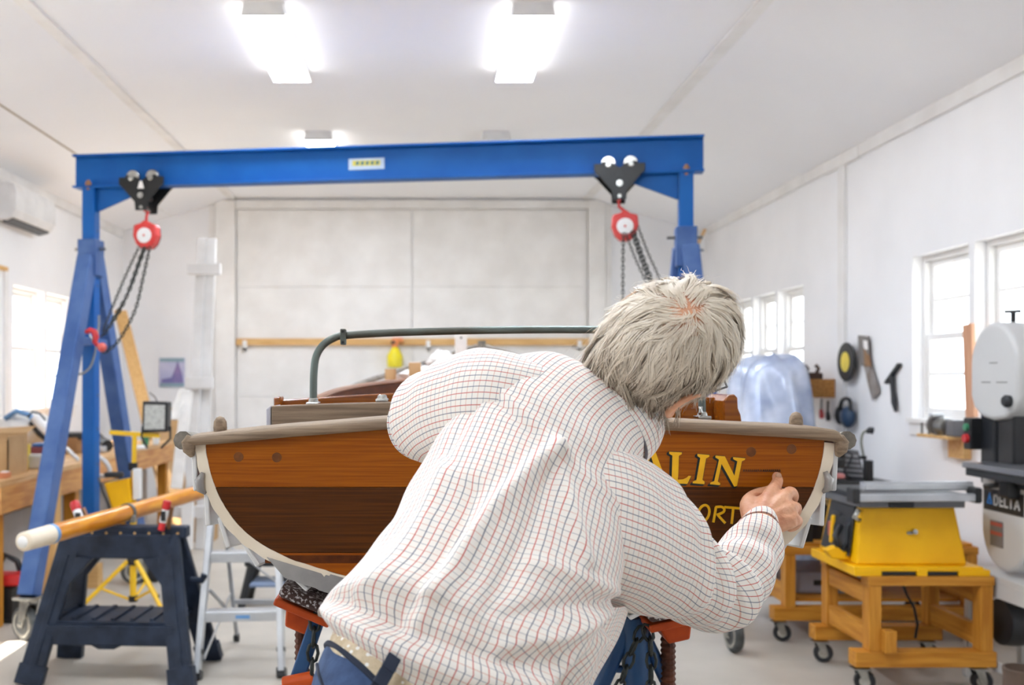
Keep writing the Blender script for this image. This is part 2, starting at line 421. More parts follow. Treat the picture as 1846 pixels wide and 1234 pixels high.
for X, sg, ws in ((XL, -1, WIN_L), (XR, 1, WIN_R)):
    for y0, y1 in ws:
        k += 1; window(k, X, sg, y0, y1)
        ld = bpy.data.lights.new('portal', 'AREA'); ld.shape = 'RECTANGLE'; ld.size = WZ1-WZ0; ld.size_y = y1-y0
        ld.cycles.is_portal = True
        lo = bpy.data.objects.new('window_portal', ld); C.objects.link(lo)
        lo.location = (X+sg*(TH+.01), (y0+y1)/2, (WZ0+WZ1)/2)
        lo.rotation_euler = (0, sg*math.pi/2, 0)
# fluorescent fixtures on the flat ceiling
def fixture(x, y, on, label):
    t = thing('ceiling_light', label, 'light', (x, y+.645, ZC), 'long box fluorescent fixtures')
    MB().span((x-.118, y+.012, ZC-.050), (x+.118, y+1.278, ZC)).build('housing', 'white', t, bevel=.004)
    for ya, yb in ((y, y+.012), (y+1.278, y+1.29)):
        MB().prism([(x-.128, ya, ZC-.082), (x+.128, ya, ZC-.082), (x+.112, ya, ZC), (x-.112, ya, ZC)], (0, yb-ya, 0)).build('end_cap', 'white', t, bevel=.002)
    dm = MB(); dm.prism([(x-.126, y+.013, ZC-.080), (x+.126, y+.013, ZC-.080), (x+.119, y+.013, ZC-.051), (x-.119, y+.013, ZC-.051)], (0, 1.264, 0)); dm.m = [1, 1, 0, 1, 1, 1]; dm.build('diffuser', ['lamp', 'lamp_side'] if on else ['lamp_off', 'lamp_off'], t)
for x, y, on, lb in ((-.93, 5.75, 1, 'bright fluorescent ceiling fixture, nearer one of the left row'), (.63, 5.75, 1, 'bright fluorescent ceiling fixture, nearer one of the right row'),
                     (-.93, 8.74, 1, 'lit fluorescent fixture just above the blue beam on the left'), (.63, 8.74, 0, 'unlit ceiling fixture just above the blue beam, right of centre'),
                     (-.93, 2.43, 1, 'lit ceiling fixture over the boat stern on the left, out of the frame'), (.63, 2.43, 1, 'lit ceiling fixture over the boat stern on the right, out of the frame'),
                     (-.93, -.90, 1, 'lit ceiling fixture behind the viewer on the left'), (.63, -.90, 0, 'unlit ceiling fixture behind the viewer on the right')):
    fixture(x, y, on, lb)

# ------------------------------------------------------------------ blue gantry crane
g = thing('gantry_crane', 'blue steel gantry crane on casters spanning the shop above the boat', 'crane', (-.4, 6.3, 0))
E1, E2 = P(137, 311, 6.6), P(1268, 278, 6.0)
ax = (E2-E1).normalized(); pr = V((ax.y, -ax.x, 0)).normalized()      # pr points at the viewer
H = .205
b = MB()
b.bar(E1, E2, .012, H)
for s in (-1, 1): b.bar(E1+V((0, 0, s*H/2)), E2+V((0, 0, s*H/2)), .105, .014)
b.build('beam', 'beam_blue', g, bevel=.002)
plate = E1.lerp(E2, (688-137)/(1268-137))+pr*.0075
def on_beam(u, v, d=.0): return plate+ax*u+V((0, 0, v))+pr*d
lab = MB(); lab.prism([on_beam(-.115, -.036), on_beam(.115, -.034), on_beam(.115, .036), on_beam(-.115, .034)], pr*.002)
lab.build('beam_label', pm('label_pale', (186, 204, 224), .4), g)
lab = MB(); lab.prism([on_beam(-.09, -.012, .002), on_beam(.09, -.012, .002), on_beam(.09, .022, .002), on_beam(-.09, .022, .002)], pr*.001); lab.build('label_band', pm('label_yellow', (214, 200, 84), .4), g)
for kx in range(5):
    u = -.07+kx*.032
    MB().prism([on_beam(u, -.006, .0035), on_beam(u+.02, -.006, .0035), on_beam(u+.024, .016, .0035), on_beam(u+.004, .016, .0035)], pr*.0006).build('label_mark', pm('label_green', (80, 120, 120), .5) if kx == 0 else bpy.data.materials['label_green'], g)
def side(top_px, foot_px, s, colr):
    """post with knee brace and an A-frame of two legs on casters; s = +1 when the knee reaches to the right"""
    top = P(*top_px); top.z = E1.lerp(E2, (top_px[0]-137)/1131).z-H/2-.007
    MB().bar(top, (top.x, top.y, .62), .085, .085, pr).build('post', 'beam_blue', g, bevel=.006)
    MB().prism([top+ax*s*.045-pr*.01, top+ax*s*.36-pr*.01, top+ax*s*.36-pr*.01+V((0, 0, -.035)), top+ax*s*.045-pr*.01+V((0, 0, -.16))], pr*.02).build('knee_plate', 'beam_blue', g, bevel=.002)
    MB().bar(top+ax*s*-.05, top+ax*s*.38, .1, .012).build('knee_flange', 'beam_blue', g, bevel=.002)
    for u in (0, .29):
        bb = MB().cyl(top+ax*s*u+pr*.035-V((0, 0, .02)), top+ax*s*u+pr*.035+V((0, 0, .045)), .012, n=8).cyl(top+ax*s*u+pr*.035+V((0, 0, .012)), top+ax*s*u+pr*.035+V((0, 0, .032)), .02, n=6)
        bb.build('bolt', 'brass', g)
    f = P(*foot_px); f.z = 0
    mid = V((top.x, top.y, 0)); back = mid*2-f
    apex = V((top.x, top.y, 2.30))
    for ft in (f, back):
        d = (ft-mid).normalized()
        a = apex+d*.05; e = V((ft.x, ft.y, .26))
        MB().bar(a, e, .105, .10, ax).build('leg', 'leg_blue', g, bevel=.008)
        # caster
        cm = MB(); cm.bar(V((ft.x, ft.y, .245)), V((ft.x, ft.y, .262)), .12, .14, ax)
        ca = cm.build('caster_plate', 'chrome', g, bevel=.002)
        wy = d.cross(V((0, 0, 1))).normalized()
        wa = (wy*.45+V((d.x, -abs(d.y), 0))*.9).normalized() if s == 1 else V((1, .12, 0)).normalized()
        tr = wa.cross(V((0, 0, 1))).normalized()
        c = V((ft.x, ft.y, .1))+tr*.035
        fk = MB()
        for q in (-1, 1): fk.prism([c+wa*q*.032+x for x in (V((0, 0, -.02))-tr*.022, V((0, 0, -.02))+tr*.022, V((0, 0, .145))-tr*.005, V((0, 0, .145))-tr*.085)], wa*q*.006)
        fk.cyl(c-wa*.045, c+wa*.045, .012, n=10)
        fk.build('fork', 'chrome', g, bevel=.001)
        wl = MB().lathe([(.03, -.026), (.078, -.026), (.094, -.02), (.1, -.008), (.1, .008), (.094, .02), (.078, .026), (.03, .026)], c, wa, 28)
        wl = wl.build('wheel', 'rubber', g, smooth=40)
        MB().lathe([(.012, -.020), (.05, -.022), (.066, -.029), (.078, -.027), (.078, .027), (.066, .029), (.05, .022), (.012, .020)], c, wa, 24).build('hub', 'chrome', wl, smooth=40)
    d = (f-mid).normalized()
    z = 1.75; s0 = (2.30-z)/(2.30-.26)
    q = (f-mid).length
    MB().bar(mid+d*(q*s0+.0)+V((0, 0, z)), mid-d*(q*s0)+V((0, 0, z)), .05, .06, ax).build('cross_bar', 'leg_blue', g, bevel=.004)
    MB().bar(V((top.x, top.y, 2.32))-V((0, 0, .14)), V((top.x, top.y, 2.32))+V((0, 0, .10)), .125, .13, pr).build('sleeve', 'leg_blue', g, bevel=.006)
    for z in (2.12, 2.30, 1.40, 1.18, .95, 2.48, 2.62): MB().cyl(V((top.x+.043, top.y, z)), V((top.x+.0445, top.y, z)), .009, n=10).build('hole', 'black', g)
    pin = MB().cyl(V((top.x, top.y, 2.36))-ax*.11, V((top.x, top.y, 2.36))+ax*.10, .01, n=8); pin.build('pin', 'steel', g)
    return top
topL = side((164, 345, 6.56), (52, 1155, 5.74), 1, 0)
topR = side((1236, 312, 6.02), (1318, 1168, 5.55), -1, 0)
saf = [topL+V((-.09, -.12, -.92)), topL+V((-.075, -.17, -1.10)), topL+V((-.02, -.19, -1.22)), topL+V((.055, -.15, -1.16)), topL+V((.08, -.1, -.95)), topL+V((.075, -.07, -.84))]
MB().tube([V(q) for q in cr([tuple(x) for x in saf], 5)], .008, 6).build('safety_cable', 'steel', g, smooth=0)

# ------------------------------------------------------------------ trolleys and chain hoists
def trolley(px, label):
    f = (px-137)/1131; c = E1.lerp(E2, f)+V((0, 0, -H/2))
    t = thing('beam_trolley', label, 'trolley', c, 'push trolleys running on the blue beam')
    for s, nm in ((1, 'side_plate'), (-1, 'side_plate')):
        o = c+pr*s*.072
        poly = [(-.135, .045), (-.135, .0), (-.115, -.02), (-.04, -.115), (-.035, -.17), (.035, -.17), (.04, -.115), (.115, -.02), (.135, .0), (.135, .045), (.10, .045), (.085, .06), (.03, .045), (.0, .02), (-.03, .045), (-.085, .06), (-.10, .045)]
        MB().prism([o+ax*x*1.12+V((0, 0, z)) for x, z in poly], pr*s*.012).build(nm, 'black_metal', t, bevel=.002)
        if s == 1:
            for x in (-.066, .066):
                MB().lathe([(.018, 0), (.018, .006), (.012, .009)], o+ax*x+V((0, 0, .038))+pr*.012, pr, 12).build('axle_nut', 'chrome', t)
            MB().prism([o+pr*.0125+ax*x+V((0, 0, z)) for x, z in ((-.022, -.03), (.022, -.03), (.008, .018), (-.008, .018))], pr*.001).build('gap_mark', 'trim' if px < 500 else 'black', t)
            MB().lathe([(.02, 0), (.02, .01)], o+V((0, 0, -.075))+pr*.012, pr, 14).build('load_bolt', 'chrome', t)
        for x in (-.066, .066):
            MB().lathe([(.02, -.012), (.047, -.012), (.047, .004), (.04, .014), (.02, .014)], o+ax*x+V((0, 0, .052))-pr*s*.02, pr*s, 22).build('wheel', 'chrome', t, smooth=40)
    MB().cyl(c+V((0, 0, -.075))-pr*.07, c+V((0, 0, -.075))+pr*.07, .014, n=12).build('cross_pin', 'steel', t)
    MB().cyl(c+V((0, 0, -.15))-pr*.085, c+V((0, 0, -.15))+pr*.085, .012, n=12).build('eye_pin', 'chrome', t)
    return c
def arc(c, a, b, r, t0, t1, n=12): return [c+a*math.cos(t0+(t1-t0)*i/n)*r+b*math.sin(t0+(t1-t0)*i/n)*r for i in range(n+1)]
def hoist(c, label, tilt, chains, disc_stretch):
    t = thing('chain_hoist', label, 'hoist', c+V((0, 0, -.3)), 'red hand chain hoists under the trolleys')
    up = V((0, 0, 1))
    top = c+V((0, 0, -.15)); body = c+ax*tilt+V((0, 0, -.325))
    hk = arc(top+V((0, 0, -.012)), pr, up, .022, -.4, math.pi+.9)+[top+V((0, 0, -.05))-pr*.0, body+V((0, 0, .095))]
    MB().tube(hk, .009, 8).build('top_hook', 'hoist_red', t, smooth=0)
    prof = [(-.075, .07), (-.03, .082), (0, .105), (.03, .082), (.075, .07), (.082, .0), (.06, -.055), (.03, -.085), (-.03, -.085), (-.06, -.055), (-.082, 0)]
    MB().prism([body+ax*x+V((0, 0, z))+pr*.035 for x, z in prof], -pr*.085).build('body', 'hoist_red', t, bevel=.012)
    MB().prism([body+ax*x*.93+V((0, 0, z*.93))-pr*.05 for x, z in prof], -pr*.02).build('chain_guide', 'black', t, bevel=.006)
    d = MB().lathe([(.001, 0), (.047, 0), (.050, .003), (.047, .006), (.001, .007)], body+pr*.034-ax*.0, pr, 24).build('cover_disc', 'white', t)
    MB().lathe([(.001, 0), (.008, 0), (.006, .002)], body+pr*.041, pr, 10).build('disc_mark', 'hoist_red', d)
    for pts, pitch, wire in chains:
        pts = [V(q) for q in cr([tuple(V(p)) for p in pts], 8)]
        tag(chain_mb(pts, pitch, wire).build('chain', 'chain', t, smooth=0))
    return body
cL = trolley(275, 'black beam trolley with pale wheels at the left end of the blue beam')
cR = trolley(1128, 'black beam trolley at the right end of the blue beam, above the grey head')
YL = 6.4
hookL = P(172, 612, 6.34)
hoist(cL, 'red chain hoist hanging at the left, its chains tied back to the blue leg', .0,
      [([P(251, 444, YL), P(225, 500, YL), P(200, 560, YL), P(186, 596, 6.36)], .024, .003),
       ([P(259, 446, YL), P(244, 490, YL), P(222, 548, YL), P(192, 596, 6.36), P(182, 606, 6.36)], .026, .0042),
       ([P(262, 446, YL), P(250, 478, YL), P(230, 530, YL), P(200, 582, 6.36)], .026, .0042),
       ([P(270, 445, YL), P(258, 500, YL), P(243, 560, YL), P(215, 612, YL), P(190, 634, 6.36), P(180, 620, 6.36)], .026, .0038)], .7)
YR = 6.0
hoist(cR, 'red chain hoist hanging at the right just above the man', .035,
      [([P(1124, 420, YR), P(1123, 470, YR), P(1123, 540, YR), P(1124, 640, YR)], .024, .003),
       ([P(1128, 420, YR), P(1145, 465, YR), P(1168, 515, YR), P(1200, 590, YR)], .022, .0024),
       ([P(1139, 418, YR), P(1153, 460, YR), P(1172, 510, YR), P(1205, 590, YR)], .026, .0042),
       ([P(1143, 416, YR), P(1158, 460, YR), P(1177, 510, YR), P(1206, 588, YR)], .026, .0042),
       ([P(1150, 408, YR), P(1168, 455, YR), P(1188, 500, YR), P(1215, 570, YR)], .022, .0024)], 1)
hk = thing('load_hook', 'red swivel hook clipped to the left gantry cross bar', 'hook', hookL)
MB().tube([hookL+V(q) for q in ((-.045, -.05, .045), (-.015, -.055, .058), (.012, -.055, .048), (.022, -.055, .015), (.014, -.055, -.015), (.03, -.055, -.035), (.05, -.055, -.045))], [.012, .018, .02, .02, .017, .014, .012], 10).build('hook_body', 'red', hk, smooth=0)
MB().ball(hookL+V((.06, -.055, -.05)), .03, 12).build('swivel', pm('faded_red', (214, 96, 84), .4), hk, smooth=0)
MB().tube([hookL+V(q) for q in ((-.02, -.06, .03), (0, -.062, .0), (.012, -.06, -.03))], .006, 6).build('latch', 'steel', hk)

# ------------------------------------------------------------------ left wall: air conditioner, cleat, poster
Y0, Y1 = 8.35, 9.25
a = thing('air_conditioner', 'white split air conditioner high on the left wall', 'air conditioner', (XL, (Y0+Y1)/2, 2.85))
prof = [(0, 2.86), (.11, 2.845), (.17, 2.87), (.205, 2.93), (.21, 3.08), (.19, 3.15), (.14, 3.17), (0, 3.17)]
MB().prism([(XL+x, Y0, z) for x, z in prof], (0, Y1-Y0, 0)).build('casing', 'ac_white', a, bevel=.012, seg=3)
MB().prism([(XL+.07, Y0+.05, 2.843), (XL+.16, Y0+.05, 2.866), (XL+.162, Y0+.05, 2.852), (XL+.072, Y0+.05, 2.829)], (0, Y1-Y0-.1, 0)).build('air_flap', 'dark_cast', a)
MB().span((XL, Y0-.002, 3.171), (XL+.06, Y1+.002, 3.176)).build('back_plate', 'trim', a)
tag(MB().span((XL, 8.2, 2.44), (XL+.03, 8.62, 2.475)).build('wall_cleat', 'pine', loc=(XL, 8.5, 2.45), bevel=.003), 'short pale wooden cleat on the left wall under the air conditioner', 'cleat')
p = thing('poster', 'small purple poster of a tall ship on the back wall', 'poster', P(310, 670, 11.96))
a0, a1 = P(287, 697, 11.985), P(333, 645, 11.985)
MB().span((a0.x, 11.982, a0.z), (a1.x, 11.995, a1.z)).build('sheet', 'poster', p)
MB().prism([P(x, y, 11.98) for x, y in ((312, 690), (331, 690), (328, 672), (322, 655), (320, 647), (317, 660), (309, 680), (291, 683), (291, 690))], (0, .002, 0)).build('print', 'poster_dark', p)
for ya, yb in ((645, 652), (690, 697)):
    q0, q1 = P(288, yb, 11.98), P(332, ya, 11.98); MB().span((q0.x, 11.979, q0.z), (q1.x, 11.982, q1.z)).build('strip', 'teal', p)

# ------------------------------------------------------------------ tall white boards and trestle leaning on the back wall, tan plank
wb = thing('board_stack', 'tall pair of white painted boards with cross blocks leaning on the back wall', 'boards', P(362, 900, 9.5)*1)
for xa, xb in ((358, 371), (375, 392)):
    MB().bar(P(xa-14, 990 if xa > 370 else 880, 8.85), P(xa+7, 430, 9.3), .085, .05).build('board', 'shaded_white', wb, bevel=.004)
for y, Yq, hw in ((486, 9.2, .15), (690, 9.0, .125), (920, 8.8, .16)):
    cc = P(371 if y < 600 else (362 if y < 800 else 340), y, Yq); MB().box(cc+V((0, -.06, 0)), (hw*2, .06, .1)).build('cross_block', 'shaded_white', wb, bevel=.004)
MB().bar(P(318, 880, 8.7), P(338, 705, 8.9), .1, .03).build('side_board', 'paper', wb, bevel=.003)
MB().bar(P(312, 756, 8.8), P(332, 700, 8.95), .09, .02).build('side_board', 'paper', wb, bevel=.003)
MB().bar(P(337, 990, 8.6), P(339, 895, 8.6), .1, .05).build('trestle_leg', 'trim', wb, bevel=.003)
tp = MB(); pb, pt = P(262, 740, 10.8), P(217, 560, 11.4); pb = pt+(pb-pt)*(pt.z-.01)/(pt.z-pb.z); tp.bar(pb, pt, .14, .03)
tag(tp.build('plank', 'pine_z', loc=pb, bevel=.003), 'tan plank leaning against the back left corner', 'plank')
tag(MB().bar((P(316, 830, 10.2).x, 10.2, .005), P(296, 735, 10.6), .3, .01).build('cardboard_sheet', 'card', loc=P(310, 830, 10.2)), 'brown cardboard sheet standing behind the flood light', 'cardboard')
cb = thing('cardboard_carton', 'brown cardboard carton on the floor behind the stepladder', 'box', (P(362, 970, 9.3).x, 9.3, 0))
q = P(362, 970, 9.3); MB().span((q.x-.14, 9.25, 0), (q.x+.12, 9.5, .42)).build('carton', 'card', cb, bevel=.003)
MB().span((q.x-.03, 9.246, .1), (q.x+.02, 9.5, .423)).build('tape_strip', 'tape', cb)
rb = thing('hanging_rail', 'long wooden rail held across the white back doors', 'rail', P(742, 616, 11.9))
r0, r1 = P(426, 617, 11.93), P(1064, 615, 11.93)
MB().span((r0.x, 11.91, r0.z-.035), (r1.x, 11.955, r1.z+.035)).build('rail', 'pine', rb, bevel=.003)
for x in (441, 772, 1045):
    q = P(x, 620, 11.9); MB().span((q.x-.025, 11.895, q.z-.075), (q.x+.025, 11.91, q.z+.045)).span((q.x-.025, 11.895, q.z-.075), (q.x+.025, 11.97, q.z-.04)).build('bracket', 'trim', rb, bevel=.003)

# ------------------------------------------------------------------ workbench along the left wall
BX = -2.53; BT = .895
wbk = thing('workbench', 'long pine workbench along the left wall under the windows', 'workbench', (-3.05, 8, 0))
ys = [5.95, 7.3, 8.65, 10.05]
for y0, y1 in zip(ys, ys[1:]):
    for x0, x1 in ((XL+.005, -3.27), (-3.265, -2.90), (-2.895, BX)):
        MB().span((x0, y0+.003, BT-.035), (x1, y1-.003, BT)).build('top_board', 'bench_top', wbk, bevel=.003)
MB().span((BX-.04, 5.97, BT-.2), (BX, 10.04, BT-.036)).build('apron', 'bench', wbk, bevel=.004)
MB().span((XL+.005, 5.97, BT-.2), (BX-.041, 6.01, BT-.036)).build('end_apron', 'bench', wbk, bevel=.004)
MB().span((XL+.005, 10.0, BT-.2), (BX-.041, 10.04, BT-.036)).build('end_apron', 'bench', wbk, bevel=.004)
for y in (6.06, 7.4, 8.7, 9.98):
    MB().span((BX-.13, y-.045, 0), (BX-.042, y+.045, BT-.036)).build('leg', 'cart_z', wbk, bevel=.004)
for y in (6.06, 9.98): MB().span((XL+.02, y-.045, 0), (XL+.11, y+.045, BT-.036)).build('leg', 'cart_z', wbk, bevel=.004)
tag(MB().span((-3.2, 6.3, 0.0), (-2.75, 9.9, .62)).build('cabinet', pm('grey_panel', (176, 170, 166), .6), loc=(-2.95, 8, 0), bevel=.004), 'long pale grey cabinet standing under the left workbench', 'cabinet')
bx = thing('open_carton', 'open cardboard carton on the left end of the workbench', 'box', (P(-42, 850, 6.3).x, 6.4, BT))
q = P(-42, 850, 6.3)
for aa, bb in (((-.16, 0, 0), (.2, .01, .23)), ((-.16, .3, 0), (.2, .31, .26)), ((-.16, 0, 0), (-.15, .31, .23)), ((.19, 0, 0), (.2, .31, .25)), ((-.16, 0, 0), (.2, .31, .01))):
    MB().span((q.x+aa[0], 6.3+aa[1], BT+aa[2]), (q.x+bb[0], 6.3+bb[1], BT+bb[2])).build('carton_side', 'card', bx)
MB().prism([(q.x-.16, 6.61, BT+.26), (q.x+.2, 6.61, BT+.26), (q.x+.22, 6.7, BT+.30), (q.x-.12, 6.7, BT+.28)], (0, .006, 0)).build('flap', 'card', bx)
def boxed(name, label, cat, px, py, Y, w_, d_, h_, mat, capm=None, bevel=.006):
    q = P(px, py, Y); q.z = 0 if q.z < .1 else (BT if abs(q.z-BT) < .08 else q.z)
    t = thing(name, label, cat, q)
    MB().span((q.x-w_/2, Y, q.z), (q.x+w_/2, Y+d_, q.z+h_)).build('body', mat, t, bevel=bevel)
    if capm: MB().span((q.x-w_*.35, Y+d_*.15, q.z+h_), (q.x+w_*.35, Y+d_*.85, q.z+h_*1.18)).build('lid', capm, t, bevel=bevel)
    return t
def bench_y(py): return EYE*0+ (EYE-BT)*1800/(py-685)
boxed('yellow_container', 'yellow container on the workbench beside the cardboard carton', 'container', 35, 847, 6.72, .075, .1, .17, 'yellow_box', 'black')
boxed('tool_case', 'red and white case with a blue lid on the workbench', 'case', 66, 838, 7.1, .13, .16, .13, pm('case_maroon', (126, 60, 66), .5), 'blue_tool')
boxed('white_canister', 'white canister lying low in front of the maroon case', 'canister', 62, 847, 6.78, .15, .1, .1, pm('canister_grey', (206, 204, 200), .4), None, .02)
bag = thing('plastic_bag', 'crumpled white plastic bag heaped under the left windows', 'bag', P(40, 800, 8.4))
mb = MB(); cc = P(45, 790, 8.3); cc.z = BT+.195
rg = []
for i in range(9):
    t = math.pi*(i/8); t = min(max(t, .05), 3.09); rg.append([cc+V((.24*math.sin(t)*math.cos(a)*(1+.25*noise.noise(V((i*.9, a*1.3, 1)))), .25*math.sin(t)*math.sin(a), -.16*math.cos(t)*(1+.3*noise.noise(V((a*1.7, i, 4)))))) for a in [2*math.pi*k/18 for k in range(18)]])
mb.rings(rg).build('bag_body', 'paper', bag, smooth=60)
MB().tube([cc+V(x) for x in ((-.08, -.2, .1), (.02, -.22, .16), (.12, -.22, .13), (.2, -.2, .02))], .022, 8).build('blue_band', 'blue_tape', bag, smooth=0)
hg = thing('heat_gun', 'white and black heat gun lying on the bag under the left windows', 'tool', P(70, 765, 7.9))
c0 = P(62, 752, 8.1); MB().tube([c0, P(80, 772, 8.1), P(96, 790, 8.1)], [.045, .05, .035], 12).build('barrel', 'white', hg, smooth=30)
MB().tube([P(55, 760, 8.08), P(72, 780, 8.08), P(82, 790, 8.08)], [.02, .03, .02], 10).build('handle', 'black', hg, smooth=30)
MB().tube([P(x, y, 7.9) for x, y in ((50, 752), (58, 742), (72, 745), (82, 757))], .008, 8).build('cord', 'black', hg, smooth=0)
ho = thing('clear_hose', 'loop of clear white hose hanging over the bench front behind the gantry post', 'hose', P(185, 840, 7.6))
MB().tube(cr([tuple(P(*q)) for q in ((158, 812, 7.8), (176, 822, 7.5), (190, 832, 7.4), (198, 848, 7.4), (190, 857, 7.4), (176, 856, 7.45), (166, 852, 7.5))], 6), .017, 10).build('hose_loop', 'hose', ho, smooth=0)
MB().tube([P(121, 808, 7.5), P(130, 818, 7.4), P(140, 828, 7.3)], .015, 8).build('hose_end', 'hose', ho, smooth=0)
ct = thing('power_tool', 'black power tool lying on the bench behind the blue gantry legs', 'tool', P(185, 815, 8.6))
MB().tube([V((P(172, 0, 8.6).x, 8.6, BT+.12)), V((P(184, 0, 8.5).x, 8.5, BT+.075)), V((P(194, 0, 8.4).x, 8.4, BT+.055))], [.05, .045, .05], 10).build('body', 'black', ct, smooth=30)
MB().tube(cr([tuple(P(*q)) for q in ((176, 795, 8.6), (190, 796, 8.5), (198, 810, 8.5), (192, 808, 8.4))], 5), .007, 6).build('cord', 'black', ct, smooth=0)
MB().box((P(182, 0, 8.35).x, 8.35, BT+.03), (.08, .08, .05)).build('grey_guard', 'alu', ct, bevel=.01)
bt = thing('black_bag', 'black tool bag on the bench between the gantry legs', 'bag', P(132, 795, 8.2))
MB().box(P(133, 785, 8.3), (.2, .2, .06)).build('bag_body', 'black', bt, bevel=.02)
MB().box((P(131, 0, 8.3).x, 8.3, BT+.075), (.16, .2, .146)).build('bag_front', pm('bag_tan', (156, 116, 76), .7), bt, bevel=.015)
boxed('sanding_block', 'small orange and white brush at the left edge of the bench', 'brush', 4, 858, 6.15, .05, .08, .035, pm('brush_orange', (206, 130, 90), .6), 'paper')
for i, (x, y, Yq, mt, nm) in enumerate(((262, 797, 9.3, 'green', 'green spray can lying at the far end of the bench'), (281, 793, 9.4, 'white', 'white cup at the far end of the bench'), (250, 808, 8.9, 'lamp_off', 'white tube lying along the bench edge behind the yellow pole'))):
    if i == 2:
        tag(MB().cyl((P(243, 806, 8.7).x, 8.7, BT+.02), (P(262, 806, 8.7).x, 8.75, BT+.02), .02, n=10).build('white_tube', 'white', loc=(P(250, 806, 8.7).x, 8.7, BT), bevel=.004), nm, 'tube')
    else:
        q = P(x, y, Yq); q.z = BT
        tag(MB().lathe([(.03, 0), (.034, .07), (.03, .085)], q, (0, 0, 1), 14).build('spray_can' if i == 0 else 'cup', mt, loc=q, bevel=.003), nm, 'can' if i == 0 else 'cup')

# ------------------------------------------------------------------ yellow work light
wl = thing('work_light', 'yellow tripod work light stand with T-bar and two flood heads', 'work light', (P(238, 1090, 6.5).x, 6.5, 0))
px_ = P(240, 800, 6.5); x0 = px_.x
MB().cyl((x0, 6.5, .09), (x0, 6.5, .75), .022, n=12).build('pole', 'yellow_tri', wl, smooth=40)
MB().cyl((x0, 6.5, .75), (x0+.01, 6.5, 1.15), .016, n=12).build('pole_upper', 'yellow_tri', wl, smooth=40)
MB().cyl((x0, 6.5, .915), (x0, 6.5, .965), .03, n=12).build('collar', 'black', wl, bevel=.004)
a0, a1 = P(198, 779, 6.5), P(288, 785, 6.5)
MB().bar(a0, a1, .028, .028).build('cross_bar', 'yellow_tri', wl, bevel=.004)
MB().cyl((x0, 6.5, .30), (x0, 6.5, .35), .034, n=12).build('hub', 'black', wl, bevel=.004)
MB().cyl((x0, 6.5, .06), (x0, 6.5, .1), .03, n=12).build('lower_hub', 'black', wl, bevel=.004)
for ang in (200, 320, 80):
    d = V((math.cos(math.radians(ang)), math.sin(math.radians(ang)), 0)); o = V((x0, 6.5, 0))
    l = MB().tube([o+d*.035+V((0, 0, .325)), o+d*.36+V((0, 0, .012))], .014, 8).build('leg', 'yellow_tri', wl, smooth=40)
    MB().ball(o+d*.355+V((0, 0, .02)), .02, 8).build('foot', 'black', l, smooth=0)
    MB().tube([o+d*.03+V((0, 0, .08)), o+d*.2+V((0, 0, .16))], .009, 6).build('strut', 'yellow_tri', wl, smooth=40)
h1 = MB(); c0 = P(279, 752, 6.45)
h1.prism([c0+V((x, 0, z)) for x, z in ((-.085, -.1), (.08, -.095), (.085, .1), (-.08, .105))], (0, .1, 0)); hd = h1.build('flood_head', 'black', wl, bevel=.008)
MB().prism([c0+V((x, -.004, z)) for x, z in ((-.068, -.078), (.064, -.075), (.067, .08), (-.064, .083))], (0, .006, 0)).build('glass', 'glass_front', hd)
MB().tube([c0+V((-.09, .04, -.06)), c0+V((-.095, .04, -.13)), c0+V((-.06, .04, -.2))], .008, 6).build('yoke', 'black', hd)
MB().tube([c0+V((.09, .04, -.06)), c0+V((.09, .04, -.14)), c0+V((.03, .04, -.2))], .008, 6).build('yoke', 'black', hd)
MB().tube([c0+V((0, .06, .1)), c0+V((-.02, .08, .13)), c0+V((-.06, .1, .16))], .004, 6).build('cable', 'black', hd)
c1 = P(212, 890, 6.42)
h2 = MB().prism([c1+V((x, 0, z)) for x, z in ((-.09, .07), (.07, .1), (.085, -.06), (-.03, -.13))], (0, .09, 0)).build('flood_head', 'yellow', wl, bevel=.01)
MB().box(c1+V((-.02, -.01, .125)), (.12, .05, .035)).build('handle', 'black', h2, bevel=.01)
MB().tube([c1+V((-.13, .03, .1)), c1+V((-.09, -.02, .02)), c1+V((-.03, -.02, -.12))], .009, 6).build('guard', 'black', h2)
MB().box(c1+V((.11, .06, .06)), (.05, .05, .2)).build('lamp_panel', 'white', h2, bevel=.006)

